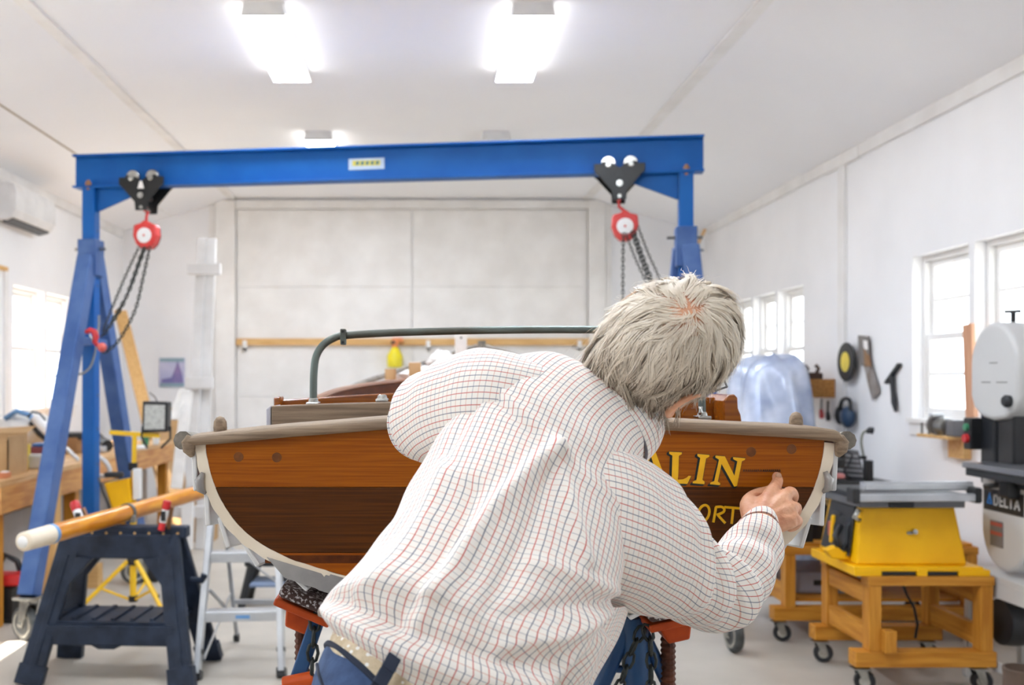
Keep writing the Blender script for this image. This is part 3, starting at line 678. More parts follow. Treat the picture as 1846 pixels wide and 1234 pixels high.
# ------------------------------------------------------------------ sawhorse, spar, clamps
def sawhorse(name, label, cx, cy, hw, hd, zt, mat, yaw=0.):
    R = Matrix.Rotation(yaw, 3, 'Z')
    def q(x, y, z): return V((cx, cy, 0))+R @ V((x, y, z))
    t = thing(name, label, 'sawhorse', (cx, cy, 0))
    MB().bar(q(-hw*.98, 0, zt-.03), q(hw*.98, 0, zt-.03), .085, .06).build('top_beam', mat, t, bevel=.008)
    for i in range(9):
        x = -hw*.86+i*hw*1.72/8
        MB().lathe([(.007, 0), (.007, .002)], q(x, -.0425, zt-.035), R @ V((0, -1, 0)), 8).build('screw', 'pine', t)
    for s in (-1, 1):
        yb = s*hd
        fm = MB()
        for e in (-1, 1):
            tp, bt_ = q(e*hw*.72, s*.04, zt-.05), q(e*hw*1.12, yb, 0)
            lg = MB(); lg.bar(tp, bt_, .115, .045, R @ V((0, 1, .3))); lg = lg.build('leg', mat, t, bevel=.008)
            MB().bar(tp.lerp(bt_, .12)+V((0, s*.024, 0)), tp.lerp(bt_, .95)+V((0, s*.024, 0)), .03, .01, R @ V((0, 1, .3))).build('rib', mat, lg, bevel=.003)
            MB().bar(bt_+V((0, 0, .0)), bt_+(tp-bt_).normalized()*.1, .135, .055, R @ V((0, 1, .3))).build('foot', mat, lg, bevel=.006)
        f = .22
        fm.bar(q(-hw*.78, s*.06, zt-.1), q(hw*.78, s*.06, zt-.1), .035, .12); fm.build('apron_panel', mat, t, bevel=.008)
        for e in (-1, 1):
            MB().prism([q(e*hw*.62, s*.055, zt-.15), q(e*hw*.36, s*.055, zt-.155), q(e*hw*.73, s*.095, zt-.30)], (R @ V((0, s*.035, 0)))).build('gusset', mat, t, bevel=.004)
        MB().bar(q(-hw*.98, s*hd*.72, .235), q(hw*.98, s*hd*.72, .235), .035, .1).build('stretcher', mat, t, bevel=.006)
    MB().bar(q(-hw*.93, 0, .29), q(hw*.93, 0, .29), hd*1.4, .02).build('tray', mat, t, bevel=.004)
    for k in range(7): MB().bar(q(-hw*.86+k*hw*.287, -hd*.6, .305), q(-hw*.86+k*hw*.287, hd*.6, .305), .02, .012).build('tray_rib', mat, t)
    MB().prism([q(-.1, -hd*.74, .185), q(.06, -hd*.74, .185), q(.02, -hd*.74, .165), q(-.06, -hd*.74, .165)], R @ V((0, .03, 0))).build('catch', mat, t)
    MB().tube([q(hw*1.0, .03, .47), q(hw*1.16, .03, .47), q(hw*1.2, .03, .5)], .018, 8).build('side_hook', mat, t, smooth=30)
    return t
sawhorse('sawhorse', 'dark navy plastic sawhorse with lower tray carrying the round wooden spar', (213-765)*5.05/1800, 5.14, .345, .25, .755, 'navy_plastic', -.06)
sp = thing('wooden_spar', 'long varnished round spar with white taped end resting on the sawhorse', 'spar', (-1.6, 5, .8))
S0, S1 = P(36, 978, 4.3), P(352, 884, 6.0)
S1.z = S0.z+.02
dS = (S1-S0).normalized()
MB().tube([S0+dS*.23, S0.lerp(S1, .4), S1, S1+dS*1.4], .043, 20).build('spar_body', 'spar', sp, smooth=40)
MB().tube([S0+dS*.02, S0+dS*.03, S0+dS*.23], [.032, .042, .0445], 20).build('white_end', 'tape', sp, smooth=40)
MB().ball(S0+dS*.025, (.028, .02, .028), 10).build('end_cap', 'paper', sp, smooth=60)
MB().tube([S0+dS*.222, S0+dS*.245], .0452, 20).build('blue_tape_band', 'blue_tape', sp, smooth=40)
cS = S0.lerp(S1, .53)
MB().tube([cS+dS*-.012, cS+dS*.012], .049, 20).build('leather_collar', 'rubber', sp, smooth=40)
MB().box(cS+V((.035, -.02, -.03)), (.03, .03, .04)).build('collar_lug', 'steel', sp, bevel=.006)
def clamp(name, label, top, bot, r):
    t = thing(name, label, 'clamp', bot); d = (bot-top)
    MB().tube([top+d*.28, top+d*.72], r*.85, 12).build('grip', 'white', t, smooth=40)
    MB().tube([top, top+d*.04, top+d*.26, top+d*.3], [r*.9, r, r, r*.8], 12).build('red_tip', 'red', t, smooth=40)
    MB().tube([top+d*.7, top+d*.78, top+d*.98, bot], [r*.6, r*.8, r*.8, r*.5], 12).build('red_jaw', 'red', t, smooth=40)
    MB().box(top+d*.5+V((0, -r*.86, 0)), (r*1.1, .004, .05)).build('label', 'black', t)
    MB().bar(top+d*.2+V((r*1.4, 0, 0)), top+d*.95+V((r*1.4, .02, 0)), .012, .018).build('bar', 'brass', t)
clamp('spring_clamp', 'red and white clamp standing on the sawhorse top right of the spar', P(302, 902, 5.06), P(290, 956, 5.06), .022)
clamp('spring_clamp', 'red tipped clamp standing up behind the spar left of the gantry post', P(134, 905, 5.3), P(152, 958, 5.22), .026)
# second black trestle stool behind the stepladder
sl = thing('folding_stool', 'small black plastic stool with pale blue step behind the stepladder', 'stool', (P(490, 1100, 6.6).x, 6.6, 0))
xs = P(478, 1015, 6.6).x; zt = P(0, 1012, 6.6).z
MB().box((xs+.02, 6.7, zt), (.3, .3, .05)).build('top', 'black', sl, bevel=.012)
for ex in (-1, 1):
    for ey in (-1, 1): MB().tube([(xs+.02+ex*.1, 6.7+ey*.1, zt-.01), (xs+.02+ex*.17, 6.7+ey*.17, .0)], [.035, .025], 8).build('leg', 'black', sl, smooth=40)
MB().box((xs+.1, 6.6, .17), (.36, .28, .02)).build('step', pm('pale_blue_step', (124, 140, 166), .5), sl, bevel=.004)

# ------------------------------------------------------------------ aluminium stepladder
la = thing('stepladder', 'small aluminium stepladder standing beside the boat stern', 'stepladder', (P(430, 1222, 5.02).x, 5.2, 0))
A0, A1 = P(355, 1222, 5.0), P(508, 1216, 5.05); A0.z = A1.z = 0
T0, T1 = P(392, 945, 5.4), P(506, 985, 5.4)
T0.z = T1.z = .98; T0.x = P(388, 0, 5.4).x; T1.x = P(498, 0, 5.4).x
for a_, t_ in ((A0, T0), (A1, T1)):
    l = MB().bar(a_+V((0, 0, .03)), t_, .03, .065, (0, 1, 0)).build('front_rail', 'alu', la, bevel=.003)
    MB().bar(a_, a_+(t_-a_)*.045, .045, .075, (0, 1, 0)).build('foot', 'black', l, bevel=.004)
    b_ = a_.lerp(t_, .12); MB().bar(b_, b_+(t_-a_)*.02, .036, .07, (0, 1, 0)).build('band', 'black', l)
for f, nm in ((.31, 'step'), (.60, 'step'), (.88, 'step')):
    p0, p1 = A0.lerp(T0, f), A1.lerp(T1, f)
    MB().bar(p0+V((0, .03, 0)), p1+V((0, .03, 0)), .085, .022).bar(p0+V((0, -.012, -.018)), p1+V((0, -.012, -.018)), .006, .05).build(nm, 'alu', la, bevel=.003)
B0, B1 = V((A0.x+.06, 5.75, 0)), V((A1.x+.06, 5.75, 0))
for b_, t_ in ((B0, T0), (B1, T1)):
    l = MB().bar(b_+V((0, 0, .02)), t_+V((.02, .03, -.02)), .02, .03, (0, 1, 0)).build('rear_rail', 'alu_sat', la, bevel=.003)
    MB().bar(b_, b_+(t_-b_)*.04, .03, .04, (0, 1, 0)).build('foot', 'black', l, bevel=.003)
MB().bar(B0.lerp(T0, .15), A0.lerp(T0, .42)+V((.02, .02, 0)), .02, .006, (0, 1, 0)).build('brace', 'alu_sat', la)
for f in (.25, .62): MB().bar(B0.lerp(T0, f)+V((.01, 0, 0)), B1.lerp(T1, f)+V((.01, 0, 0)), .02, .025).build('rear_bar', 'alu_sat', la)
MB().bar(B0.lerp(T0, .62), B1.lerp(T1, .25), .006, .022, (0, 1, 0)).build('brace', 'alu_sat', la)
MB().bar(A0+V((.03, .03, .1)), B0.lerp(T0, .3), .006, .022, (0, 1, 0)).build('brace', 'alu', la)
m_ = A0.lerp(A1, .5).lerp(T0.lerp(T1, .5), .31); MB().box(m_+V((0, -.0165, -.018)), (.09, .002, .018)).build('label', 'blue_tape', la)
# things on the floor at the far left
tb = thing('tool_bag', 'black and red tool bag on the floor at the left edge', 'bag', (P(10, 1110, 6.2).x, 6.2, 0))
q = P(2, 1110, 6.2); MB().span((q.x-.08, 6.15, 0), (q.x+.12, 6.5, .24)).build('bag_body', 'black', tb, bevel=.03)
MB().box((q.x+.0, 6.2, .27), (.3, .16, .07)).build('red_flap', 'red', tb, bevel=.02)
MB().tube([(q.x-.1, 6.3, .26), (q.x-.02, 6.3, .4), (q.x+.06, 6.3, .36), (q.x+.1, 6.3, .24)], .02, 8).build('handle', 'black', tb, smooth=0)
boxed('leaning_post', 'raw pine post standing behind the front gantry leg', 'post', 88, 1112, 6.3, .09, .09, .95, 'pine_z', None, .004)
boxed('scrap_block', 'small wooden block on the floor under the sawhorse', 'block', 165, 1060, 7.2, .1, .1, .17, 'pine', None, .004)
boxed('motor_case', 'dark motor on the floor behind the yellow tripod', 'motor', 266, 1042, 7.4, .16, .2, .25, 'black', None, .03)

# ------------------------------------------------------------------ the boat
TY = 1.90                              # outer face of the transom
CXB = (928-765)*TY/1800
bt_ = thing('boat', 'varnished mahogany sailing boat seen from its taped stern, name in gold letters', 'boat', (CXB, TY+.5, .95))
def T(px, py, d=0.): q = P(px, py, TY); q.y = TY-d; return q
OUT = [(370, 797), (373, 822), (379, 850), (389, 880), (402, 907), (420, 934), (442, 958), (468, 978), (502, 997), (545, 1014), (600, 1031), (655, 1046), (740, 1068), (830, 1090), (928, 1100)]
OUT = [tuple(q) for q in cr(OUT, 4)]
def at_y(y):
    for a, b in zip(OUT, OUT[1:]):
        if a[1] <= y <= b[1]: return a[0]+(b[0]-a[0])*(y-a[1])/max(b[1]-a[1], 1e-6)
    return OUT[-1][0]
TOP = [(370, 795), (440, 788), (510, 782), (600, 776), (712, 769), (820, 763), (928, 760), (1040, 762), (1150, 767), (1240, 772), (1330, 777), (1420, 783), (1486, 791)]
def plank(y0, y1, mat, top=False, bottom=False):
    L = [(at_y(y0), y0)] if not top else []
    L += [q for q in OUT if y0 < q[1] < y1]
    if not bottom: L.append((at_y(y1), y1))
    R = [(1856-x, y) for x, y in reversed(L)]
    poly = L+R
    if top: poly = TOP[::-1]+L[0:]+R
    return MB().prism([T(x, y) for x, y in poly], (0, .024, 0)).build('transom_plank', mat, bt_, bevel=.0006, seg=1)
plank(791, 877.6, 'mahog_top', top=True); plank(878.2, 995.6, 'mahog_mid'); plank(996.2, 1100, 'mahog_low', bottom=True)
for x, y in ((430, 823), (499, 824), (1354, 814), (1427, 809)):
    MB().lathe([(.0001, 0), (.0092, 0), (.0096, -.0006)], T(x, y, .0004), (0, -1, 0), 20).build('wood_plug', 'plug', bt_)
# masking tape along the edge of the transom, in overlapping pieces
def off(i, d):
    a = V(OUT[max(i-1, 0)]); b = V(OUT[min(i+1, len(OUT)-1)]); t = (b-a).normalized(); return (OUT[i][0]-t.y*d, OUT[i][1]+t.x*d)
random.seed(3)
cuts = [0, 9, 19, 30, 41, len(OUT)-1]
for mir in (0, 1):
    for j, (a, b) in enumerate(zip(cuts, cuts[1:])):
        idx = list(range(a, min(b+2, len(OUT))))
        inn = [(OUT[i][0]+random.uniform(-.6, .6), OUT[i][1]+random.uniform(-.6, .6)) for i in idx]; ou = [off(i, 19+.9*math.sin(i*1.3+mir)) for i in idx]
        if j == 0: inn[0] = (370, 797); ou[0] = (350, 799)
        poly = inn+ou[::-1]
        if mir: poly = [(1856-x, y) for x, y in poly]
        mb = MB(); k = len(inn)
        d0 = .0012+.0004*j
        P1 = [T(x, y, d0) for x, y in (inn+ou)] ; P2 = [T(x if not mir else x, y, 0) for x, y in (inn+ou)]
        if mir:
            P1 = [T(1856-x, y, d0) for x, y in (inn+ou)]; P2 = [T(1856-x, y, 0) for x, y in (inn+ou)]
        fs = []
        for i in range(k-1): fs += [(i, i+1, k+i+1, k+i), (2*k+i+1, 2*k+i, 3*k+i, 3*k+i+1), (i+1, i, 2*k+i, 2*k+i+1), (k+i, k+i+1, 3*k+i+1, 3*k+i)]
        fs += [(0, k, 3*k, 2*k), (k-1, 2*k-1+k-k, 4*k-1, 3*k-1)]
        mb.add(P1+P2, fs).build('tape_strip', 'tape', bt_)
# lapped strakes
LAP = [((341, 797), (355, 884)), ((364, 872), (377, 947)), ((389, 936), (414, 987)), ((425, 970), (467, 1020)), ((478, 1002), (556, 1063)), ((566, 1044), (722, 1114)), ((728, 1100), (926, 1152))]
STA = [(1.8985, .62, 1.384, 1.01), (2.5, .640, 1.345, .93), (3.2, .625, 1.375, .88), (3.9, .60, 1.425, .87), (4.5, .560, 1.478, .88), (5.0, .455, 1.53, .91), (5.4, .335, 1.58, .95), (5.75, .185, 1.64, 1.0), (6.02, .018, 1.70, 1.10)]
STA = cr(STA, 3)
def cen(Y): return CXB+(Y-1.9)*(.344-.172)/4.1
def hullpt(px, py, s, side, extra=0.):
    Y, hb, zs, zk = s
    h = (928-px)*TY/1800/.617; v = (EYE-(py-685)*TY/1800 - 1.01)/(1.384-1.01)
    full = (Y-1.9)/4.1
    h = h**(1-.25*math.sin(min(1, full*1.2)*math.pi)) if h > 0 else 0
    return V((cen(Y)-side*(h*hb+extra), Y, zk+v*(zs-zk)))
for side_ in (1, -1):
    for (u, l) in LAP:
        rg = []
        for s in STA:
            a, b = hullpt(*u, s, side_), hullpt(*l, s, side_)
            n_ = V((-side_*(b-a).z, 0, side_*(b-a).x)).normalized()
            if n_.x*side_ > 0: n_ = -n_
            a2, b2 = a+n_*-.006, b+n_*.004
            rg.append([a2, a2-n_*.009, b2-n_*.009, b2])
        MB().rings(rg).build('strake', 'hull', bt_, bevel=.002, seg=1)
    # gunwale rub rail, ends wrapped at the stern
    MB().tube([hullpt(344, 797, s, side_, .012)+V((0, 0, .004)) for s in STA], .018, 10).build('gunwale', 'teak_y', bt_, smooth=40)
    e = hullpt(352, 797, STA[0], side_, .004)
    MB().tube([e+V((0, -.004, .012)), e+V((-side_*.005, -.005, .0)), e+V((-side_*.003, -.004, -.014)), e+V((side_*.002, 0, -.026))], [.008, .013, .012, .005], 10).build('gunwale_end', 'teak', bt_, smooth=40)
    # plastic film wrapped over the lower strakes at the stern
    for (a, b, c, d) in (((481, 1003), (604, 1040), (590, 1066), (514, 1040)), ((596, 1034), (730, 1070), (700, 1098), (574, 1062)), ((724, 1066), (920, 1104), (900, 1136), (690, 1098))):
        pts = [(a[0]+(b[0]-a[0])*i/6, a[1]+(b[1]-a[1])*i/6) for i in range(7)]; low = [(d[0]+(c[0]-d[0])*i/6, d[1]+(c[1]-d[1])*i/6) for i in range(7)]
        rg = []
        for i in range(7):
            f = lambda q: (q[0] if side_ == 1 else 1856-q[0], q[1])
            rg.append([T(*f(pts[i]), .0035+.004*noise.noise(V((i*.9, 1, a[0])))), T(*f(low[i]), .006+.006*noise.noise(V((i*.8, 4, a[0])))), T(*f(low[i]), 0), T(*f(pts[i]), 0)])
        MB().rings(rg).build('film_wrap', 'foil', bt_, smooth=50)
for (x, y, s) in ((363, 870, 1), (1490, 868, -1)):
    c = T(x, y, .004)
    MB().tube([c+V((s*.004, 0, .02)), c+V((-s*.002, -.004, .005)), c+V((s*.0, -.003, -.012)), c+V((s*.009, 0, -.02))], [.004, .009, .008, .003], 8).build('tape_curl', 'foil', bt_, smooth=0)
MB().prism([T(1398, 958, .003), T(1432, 932, .003), T(1436, 940, .006), T(1404, 968, .004)], (0, .002, 0)).build('tape_curl', 'tape', bt_)
# keel and stem
MB().tube([(cen(s[0]), s[0], s[3]-.01) for s in STA], .03, 8).build('keel', 'hull', bt_, smooth=40)
MB().tube([(cen(6.02), 6.03, 1.08), (cen(6.02)+.004, 6.08, 1.4), (cen(6.02)+.006, 6.1, 1.74)], .025, 8).build('stem', 'teak_y', bt_, smooth=40)
# weathered cap rail of the transom
CAP = [(341, 786, 17), (352, 785, 17), (420, 777, 20), (510, 768, 20), (600, 761, 20), (712, 752, 20), (820, 746, 19), (928, 743, 19), (1040, 746, 19), (1150, 753, 19), (1240, 758, 19), (1330, 763, 20), (1420, 767, 21), (1470, 770, 22), (1500, 774, 21), (1512, 782, 17), (1517, 790, 9)]
CAP = cr(CAP, 4); rg = []
for x, y, h in CAP:
    a = P(x, y, 1.9); z0 = a.z; z1 = z0-h*TY/1800; k = .006
    rg.append([V((a.x, 1.882+k, z0)), V((a.x, 1.882, z0-k)), V((a.x, 1.882, z1+k)), V((a.x, 1.882+k, z1)), V((a.x, 2.0, z1)), V((a.x, 2.006, z1+k)), V((a.x, 2.006, z0-k)), V((a.x, 2.0, z0+.002))])
MB().rings(rg).build('cap_rail', 'teak', bt_, smooth=50)
for x, y in ((397, 767), (1435, 759)):
    q = P(x, y, 1.97); r = .0125
    MB().lathe([(.012, -.02), (.0135, -.004), (.0125, .008), (.008, .016), (.001, .019)], q, (0, 0, 1), 14).build('rail_block', 'teak', bt_, smooth=40)
# aft deck board
def board(p0, p1, y0, y1, drop, name, mat, bevel=.003):
    """upright board: top edge through pixel pairs, at depths y0..y1"""
    pts = [P(*q, y0) for q in p0]
    mb = MB(); rg = [[q, q+V((0, y1-y0, 0)), q+V((0, y1-y0, -drop)), q+V((0, 0, -drop))] for q in pts]
    return mb.rings(rg).build(name, mat, bt_, bevel=bevel)
board([(489, 731), (600, 727), (712, 724), (900, 720), (1100, 722), (1180, 726)], None, 2.10, 2.13, .075, 'aft_board', 'teak')
board([(480, 737), (488, 731)], None, 2.10, 2.26, .06, 'board_end_tape', pm('end_tape', (196, 194, 204), .5), .002)
board([(493, 716), (506, 714)], None, 2.24, 2.29, .06, 'coaming_post', 'mahog')
board([(504, 720), (600, 714), (712, 708), (900, 702), (1100, 705), (1240, 712), (1316, 718)], None, 2.30, 2.325, .10, 'aft_coaming', 'mahog')
en = MB(); pr_ = [(1305, 762), (1305, 722), (1312, 712), (1324, 710), (1330, 716), (1331, 735), (1336, 748), (1338, 762)]
en.prism([P(x, y, 2.16) for x, y in pr_], (0, .14, 0)).build('coaming_knee', 'mahog', bt_, bevel=.003)
MB().prism([P(x, y, 2.24) for x, y in ((1230, 775), (1230, 718), (1275, 716), (1308, 716), (1308, 775))], (0, .02, 0)).build('coaming_panel', 'mahog', bt_, bevel=.002)
pc = cr([(545, 728, 2.5), (578, 714, 2.75), (600, 706, 2.95), (640, 698, 3.3), (700, 690, 3.8), (760, 683, 4.3), (800, 679, 4.5)], 4)
rg = []
for x, y, Yq in pc:
    q = P(x, y, Yq); rg.append([q, q+V((.02, .01, 0)), q+V((.02, .01, -.14)), q+V((0, 0, -.14))])
MB().rings(rg).build('side_coaming', 'dark_mahog', bt_, bevel=.003)
MB().tube([P(x, y-1, Yq)+V((.01, 0, 0)) for x, y, Yq in pc], .010, 8).build('coaming_cap', 'mahog', bt_, smooth=40)
rs = cr([(1.62, 0), (1.62, 1)], 1)
rg = []
for x, y, Yq in pc:
    q = P(x, y, Yq); q.x = 2*cen(Yq)-q.x; rg.append([q, q-V((.02, -.01, 0)), q-V((.02, -.01, .14)), q+V((0, 0, -.14))])
MB().rings(rg).build('side_coaming', 'dark_mahog', bt_, bevel=.003)
# fore deck and inside floor
rg = [[hullpt(344, 797, s, 1)+V((.01, 0, -.03)), hullpt(344, 797, s, -1)+V((-.01, 0, -.03)), hullpt(344, 797, s, -1)+V((-.01, 0, -.045)), hullpt(344, 797, s, 1)+V((.01, 0, -.045))] for s in STA if s[0] > 4.3]
MB().rings(rg).build('fore_deck', 'mahog', bt_)
rg = []
for s in STA:
    if s[0] < 5.2:
        a, b = hullpt(480, 1000, s, 1), hullpt(480, 1000, s, -1); rg.append([a, b, b+V((0, 0, -.015)), a+V((0, 0, -.015))])
MB().rings(rg).build('cockpit_floor', 'dark_mahog', bt_)
# traveller: bent bronze tube on two foot plates
tr = [(565, 724), (565, 700), (566, 668), (570, 642), (582, 622), (602, 609), (625, 604), (720, 599), (880, 595), (1060, 594), (1180, 598), (1225, 608), (1252, 632), (1262, 668), (1265, 710), (1266, 750)]
TUBE = [P(x, y, 2.16) for x, y in cr(tr, 4)]
MB().tube(TUBE, .0082, 12).build('traveller_tube', 'bronze', bt_, smooth=0)
c = P(619, 607, 2.155); MB().box(c, (.012, .026, .034)).build('tube_clamp', 'bronze', bt_, bevel=.002)
for dz in (.011, -.012): MB().lathe([(.0001, 0), (.003, 0), (.003, .001)], c+V((0, -.0132, dz)), (0, -1, 0), 8).build('clamp_screw', 'black', bt_)
for x, y, Yq in ((565, 727, 2.15), (689, 721, 2.15), (1266, 752, 2.10)):
    q = P(x, y, Yq)
    MB().box(q, (.027, .045, .007)).lathe([(.012, 0), (.010, .008), (.0085, .012)], q, (0, 0, 1), 12).build('foot_plate', 'chrome', bt_, bevel=.002)
MB().lathe([(.003, 0), (.006, .006), (.003, .012), (.005, .018)], P(1263, 748, 2.08), (0, 0, 1), 10).build('shackle', 'chrome', bt_, smooth=0)
# the gilded name: what the man leaves in view of it
def Z(x, y, d): return T(1140+x/4.615, 740+y/4.615, d)
def glyph(polys, dx=-17, dy=13):
    mb = MB()
    for p in polys: mb.prism([Z(x, y, .0012) for x, y in p], (0, .0009, 0))
    l = mb.build('letter', 'cloth_gold', bt_)
    sh = MB()
    for i, p in enumerate(polys):
        cx_ = sum(q[0] for q in p)/len(p); cy_ = sum(q[1] for q in p)/len(p)
        g_ = [(x+(4 if x > cx_ else -4), y+(4 if y > cy_ else -4)) for x, y in p]
        for k_, (f, e) in enumerate(((0, 0), (.33, .33), (.66, .66), (1, 1))):
            sh.prism([Z(x+dx*f, y+dy*e, .00072-.00012*k_-i*.00003) for x, y in g_], (0, .0003, 0))
    sh.build('letter_shadow', 'ink', l)
glyph([[(140, 332), (188, 332), (275, 568), (298, 580), (298, 598), (192, 594), (192, 580), (214, 572)], [(140, 332), (160, 364), (72, 568), (90, 578), (90, 592), (4, 588), (4, 575), (34, 564)], [(98, 484), (196, 488), (202, 503), (92, 499)]])
glyph([[(305, 340), (412, 345), (410, 360), (386, 374), (380, 540), (376, 572), (420, 570), (452, 556), (468, 540), (488, 542), (456, 608), (300, 600), (302, 586), (326, 574), (332, 372), (306, 358)]])
glyph([[(540, 358), (640, 367), (638, 382), (612, 396), (582, 574), (600, 588), (598, 610), (500, 602), (502, 588), (532, 574), (564, 392), (540, 376)]])
glyph([[(690, 372), (768, 378), (848, 540), (870, 626), (846, 630), (722, 408), (690, 388)], [(720, 404), (742, 436), (710, 588), (730, 602), (728, 618), (645, 610), (647, 597), (680, 584)], [(836, 385), (938, 394), (935, 408), (910, 420), (868, 626), (848, 540), (872, 420), (838, 402)]])
def ribbon(pts, wd, d, th):
    mb = MB(); L = []; R = []
    for i, (x, y) in enumerate(pts):
        a = V(pts[max(i-1, 0)]); b = V(pts[min(i+1, len(pts)-1)]); t = (b-a).normalized(); L.append((x-t.y*wd, y+t.x*wd)); R.append((x+t.y*wd, y-t.x*wd))
    for i in range(len(pts)-1): mb.prism([Z(*L[i], d), Z(*L[i+1], d), Z(*R[i+1], d), Z(*R[i], d)], (0, th, 0))
    return mb
el = [(592+46*math.cos(a)*1.0-12*math.sin(a), 852+68*math.sin(a)) for a in [2*math.pi*i/28 for i in range(29)]]
Rr = [(694, 798), (690, 830), (672, 928)]; Rb = cr([(690, 800), (740, 798), (764, 818), (752, 844), (700, 866)], 5); Rl = [(706, 862), (740, 900), (772, 934)]
Tt = [(764, 800), (840, 806), (905, 812)]; Ts = [(838, 808), (832, 870), (824, 940)]
Ps = cr([(470, 780), (430, 775), (424, 800), (470, 815), (470, 850), (420, 856)], 4)
for strokes in ([el], [Rr, Rb, Rl], [Tt, Ts]):
    a = MB(); b = MB()
    for i, s_ in enumerate(strokes):
        for src, wd, d, dst in ((s_, 10.5, .0012+.0001*i, a), (s_, 13.5, .0006+.0001*i, b)):
            r_ = ribbon(src, wd, d, .0004); dst.add(r_.v, r_.f)
    l = a.build('letter', 'cloth_gold', bt_); b.build('letter_shadow', 'ink', l)
mb = MB(); random.seed(11); x = 922
while x < 1232:
    wv = random.uniform(10, 20)
    for s_ in ([(x, 508), (x+wv*.4, 486)], [(x+wv*.4, 486), (x+wv*.8, 508)], [(x, 500+random.uniform(-6, 6)), (x+wv*.8, 496)]):
        r_ = ribbon(s_, 1.6 if x < 1080 else 2.6, .0005, .0003); mb.add(r_.v, r_.f)
    x += wv+3
mb.build('faded_lettering', 'stain', bt_)

# ---- things lying on the fore deck
def deckz(Y): return max(q for q in [EYE])
q = P(798, 656, 5.2); mb = MB(); pp = thing('crumpled_paper', 'crumpled white paper heaped on the fore deck beside the man', 'paper', q)
rg = []
for i in range(9):
    t = min(max(math.pi*i/8, .08), 3.06); rg.append([q+V((.075*math.sin(t)*math.cos(a)*(1+.5*noise.noise(V((i*.8, a*1.5, 1)))), .09*math.sin(t)*math.sin(a), .008-.06*math.cos(t)*(1+.5*noise.noise(V((a*1.9, i, 4)))))) for a in [2*math.pi*k/16 for k in range(16)]])
mb.rings(rg).build('sheet', 'paper', pp, smooth=30)
q2 = P(762, 678, 4.95); mb = MB(); pp2 = thing('paper_wad', 'smaller wad of white paper lower down on the fore deck', 'paper', q2)
rg = []
for i in range(8):
    t = min(max(math.pi*i/7, .08), 3.06); rg.append([q2+V((.10*math.sin(t)*math.cos(a)*(1+.5*noise.noise(V((i*.8, a*1.5, 7)))), .07*math.sin(t)*math.sin(a), .0-.05*math.cos(t)*(1+.5*noise.noise(V((a*1.9, i, 9)))))) for a in [2*math.pi*k/16 for k in range(16)]])
mb.rings(rg).build('sheet', 'paper', pp2, smooth=30)
q3 = P(704, 684, 4.6); mb = MB(); ph = thing('tape_roll', 'tan roll of tape standing at the left of the deck clutter', 'tape roll', q3)
mb.lathe([(.012, 0), (.026, 0), (.026, .05), (.012, .05), (.012, 0)], q3, (0, 0, 1), 16).build('roll', 'card', ph, smooth=40)
MB().lathe([(.009, .001), (.0115, .001), (.0115, .051), (.009, .051), (.009, .001)], q3, (0, 0, 1), 12).build('core', 'paper', ph, smooth=40)
q4 = P(748, 678, 4.7); pk = thing('small_carton', 'small tan carton standing amid the paper on the fore deck', 'box', q4)
MB().box(q4+V((0, 0, .033)), (.058, .05, .064)).build('carton', 'card', pk, bevel=.002)
MB().box(q4+V((0, 0, .066)), (.05, .046, .004)).build('flap', 'paper', pk)
q5 = P(831, 648, 5.75); wp = thing('white_post', 'short white post standing at the bow of the boat', 'post', q5)
MB().box(q5+V((0, 0, .05)), (.068, .05, .19)).build('post_body', 'paper', wp, bevel=.004)
MB().cyl(q5+V((0, -.026, .125)), q5+V((0, -.03, .125)), .006, n=8).build('hole', 'black', wp)
# yellow spray bottle hung on the back rail
q6 = P(712, 620, 11.86); sb = thing('spray_bottle', 'yellow spray bottle with orange head hanging from the rail on the back doors', 'bottle', q6+V((0, 0, -.28)))
MB().lathe([(.05, -.28), (.09, -.27), (.095, -.14), (.05, -.06), (.03, -.03)], q6, (0, 0, 1), 16).build('bottle_body', pm('spray_yellow', (244, 226, 40), .35), sb, smooth=40)
MB().lathe([(.036, -.04), (.042, .03), (.03, .045)], q6, (0, 0, 1), 12).box(q6+V((.03, 0, .05)), (.13, .05, .05)).build('spray_head', pm('spray_orange', (240, 150, 90), .4), sb, bevel=.006)
MB().box(q6+V((-.02, -.035, .02)), (.05, .04, .03)).build('nozzle', 'black', sb, bevel=.004)

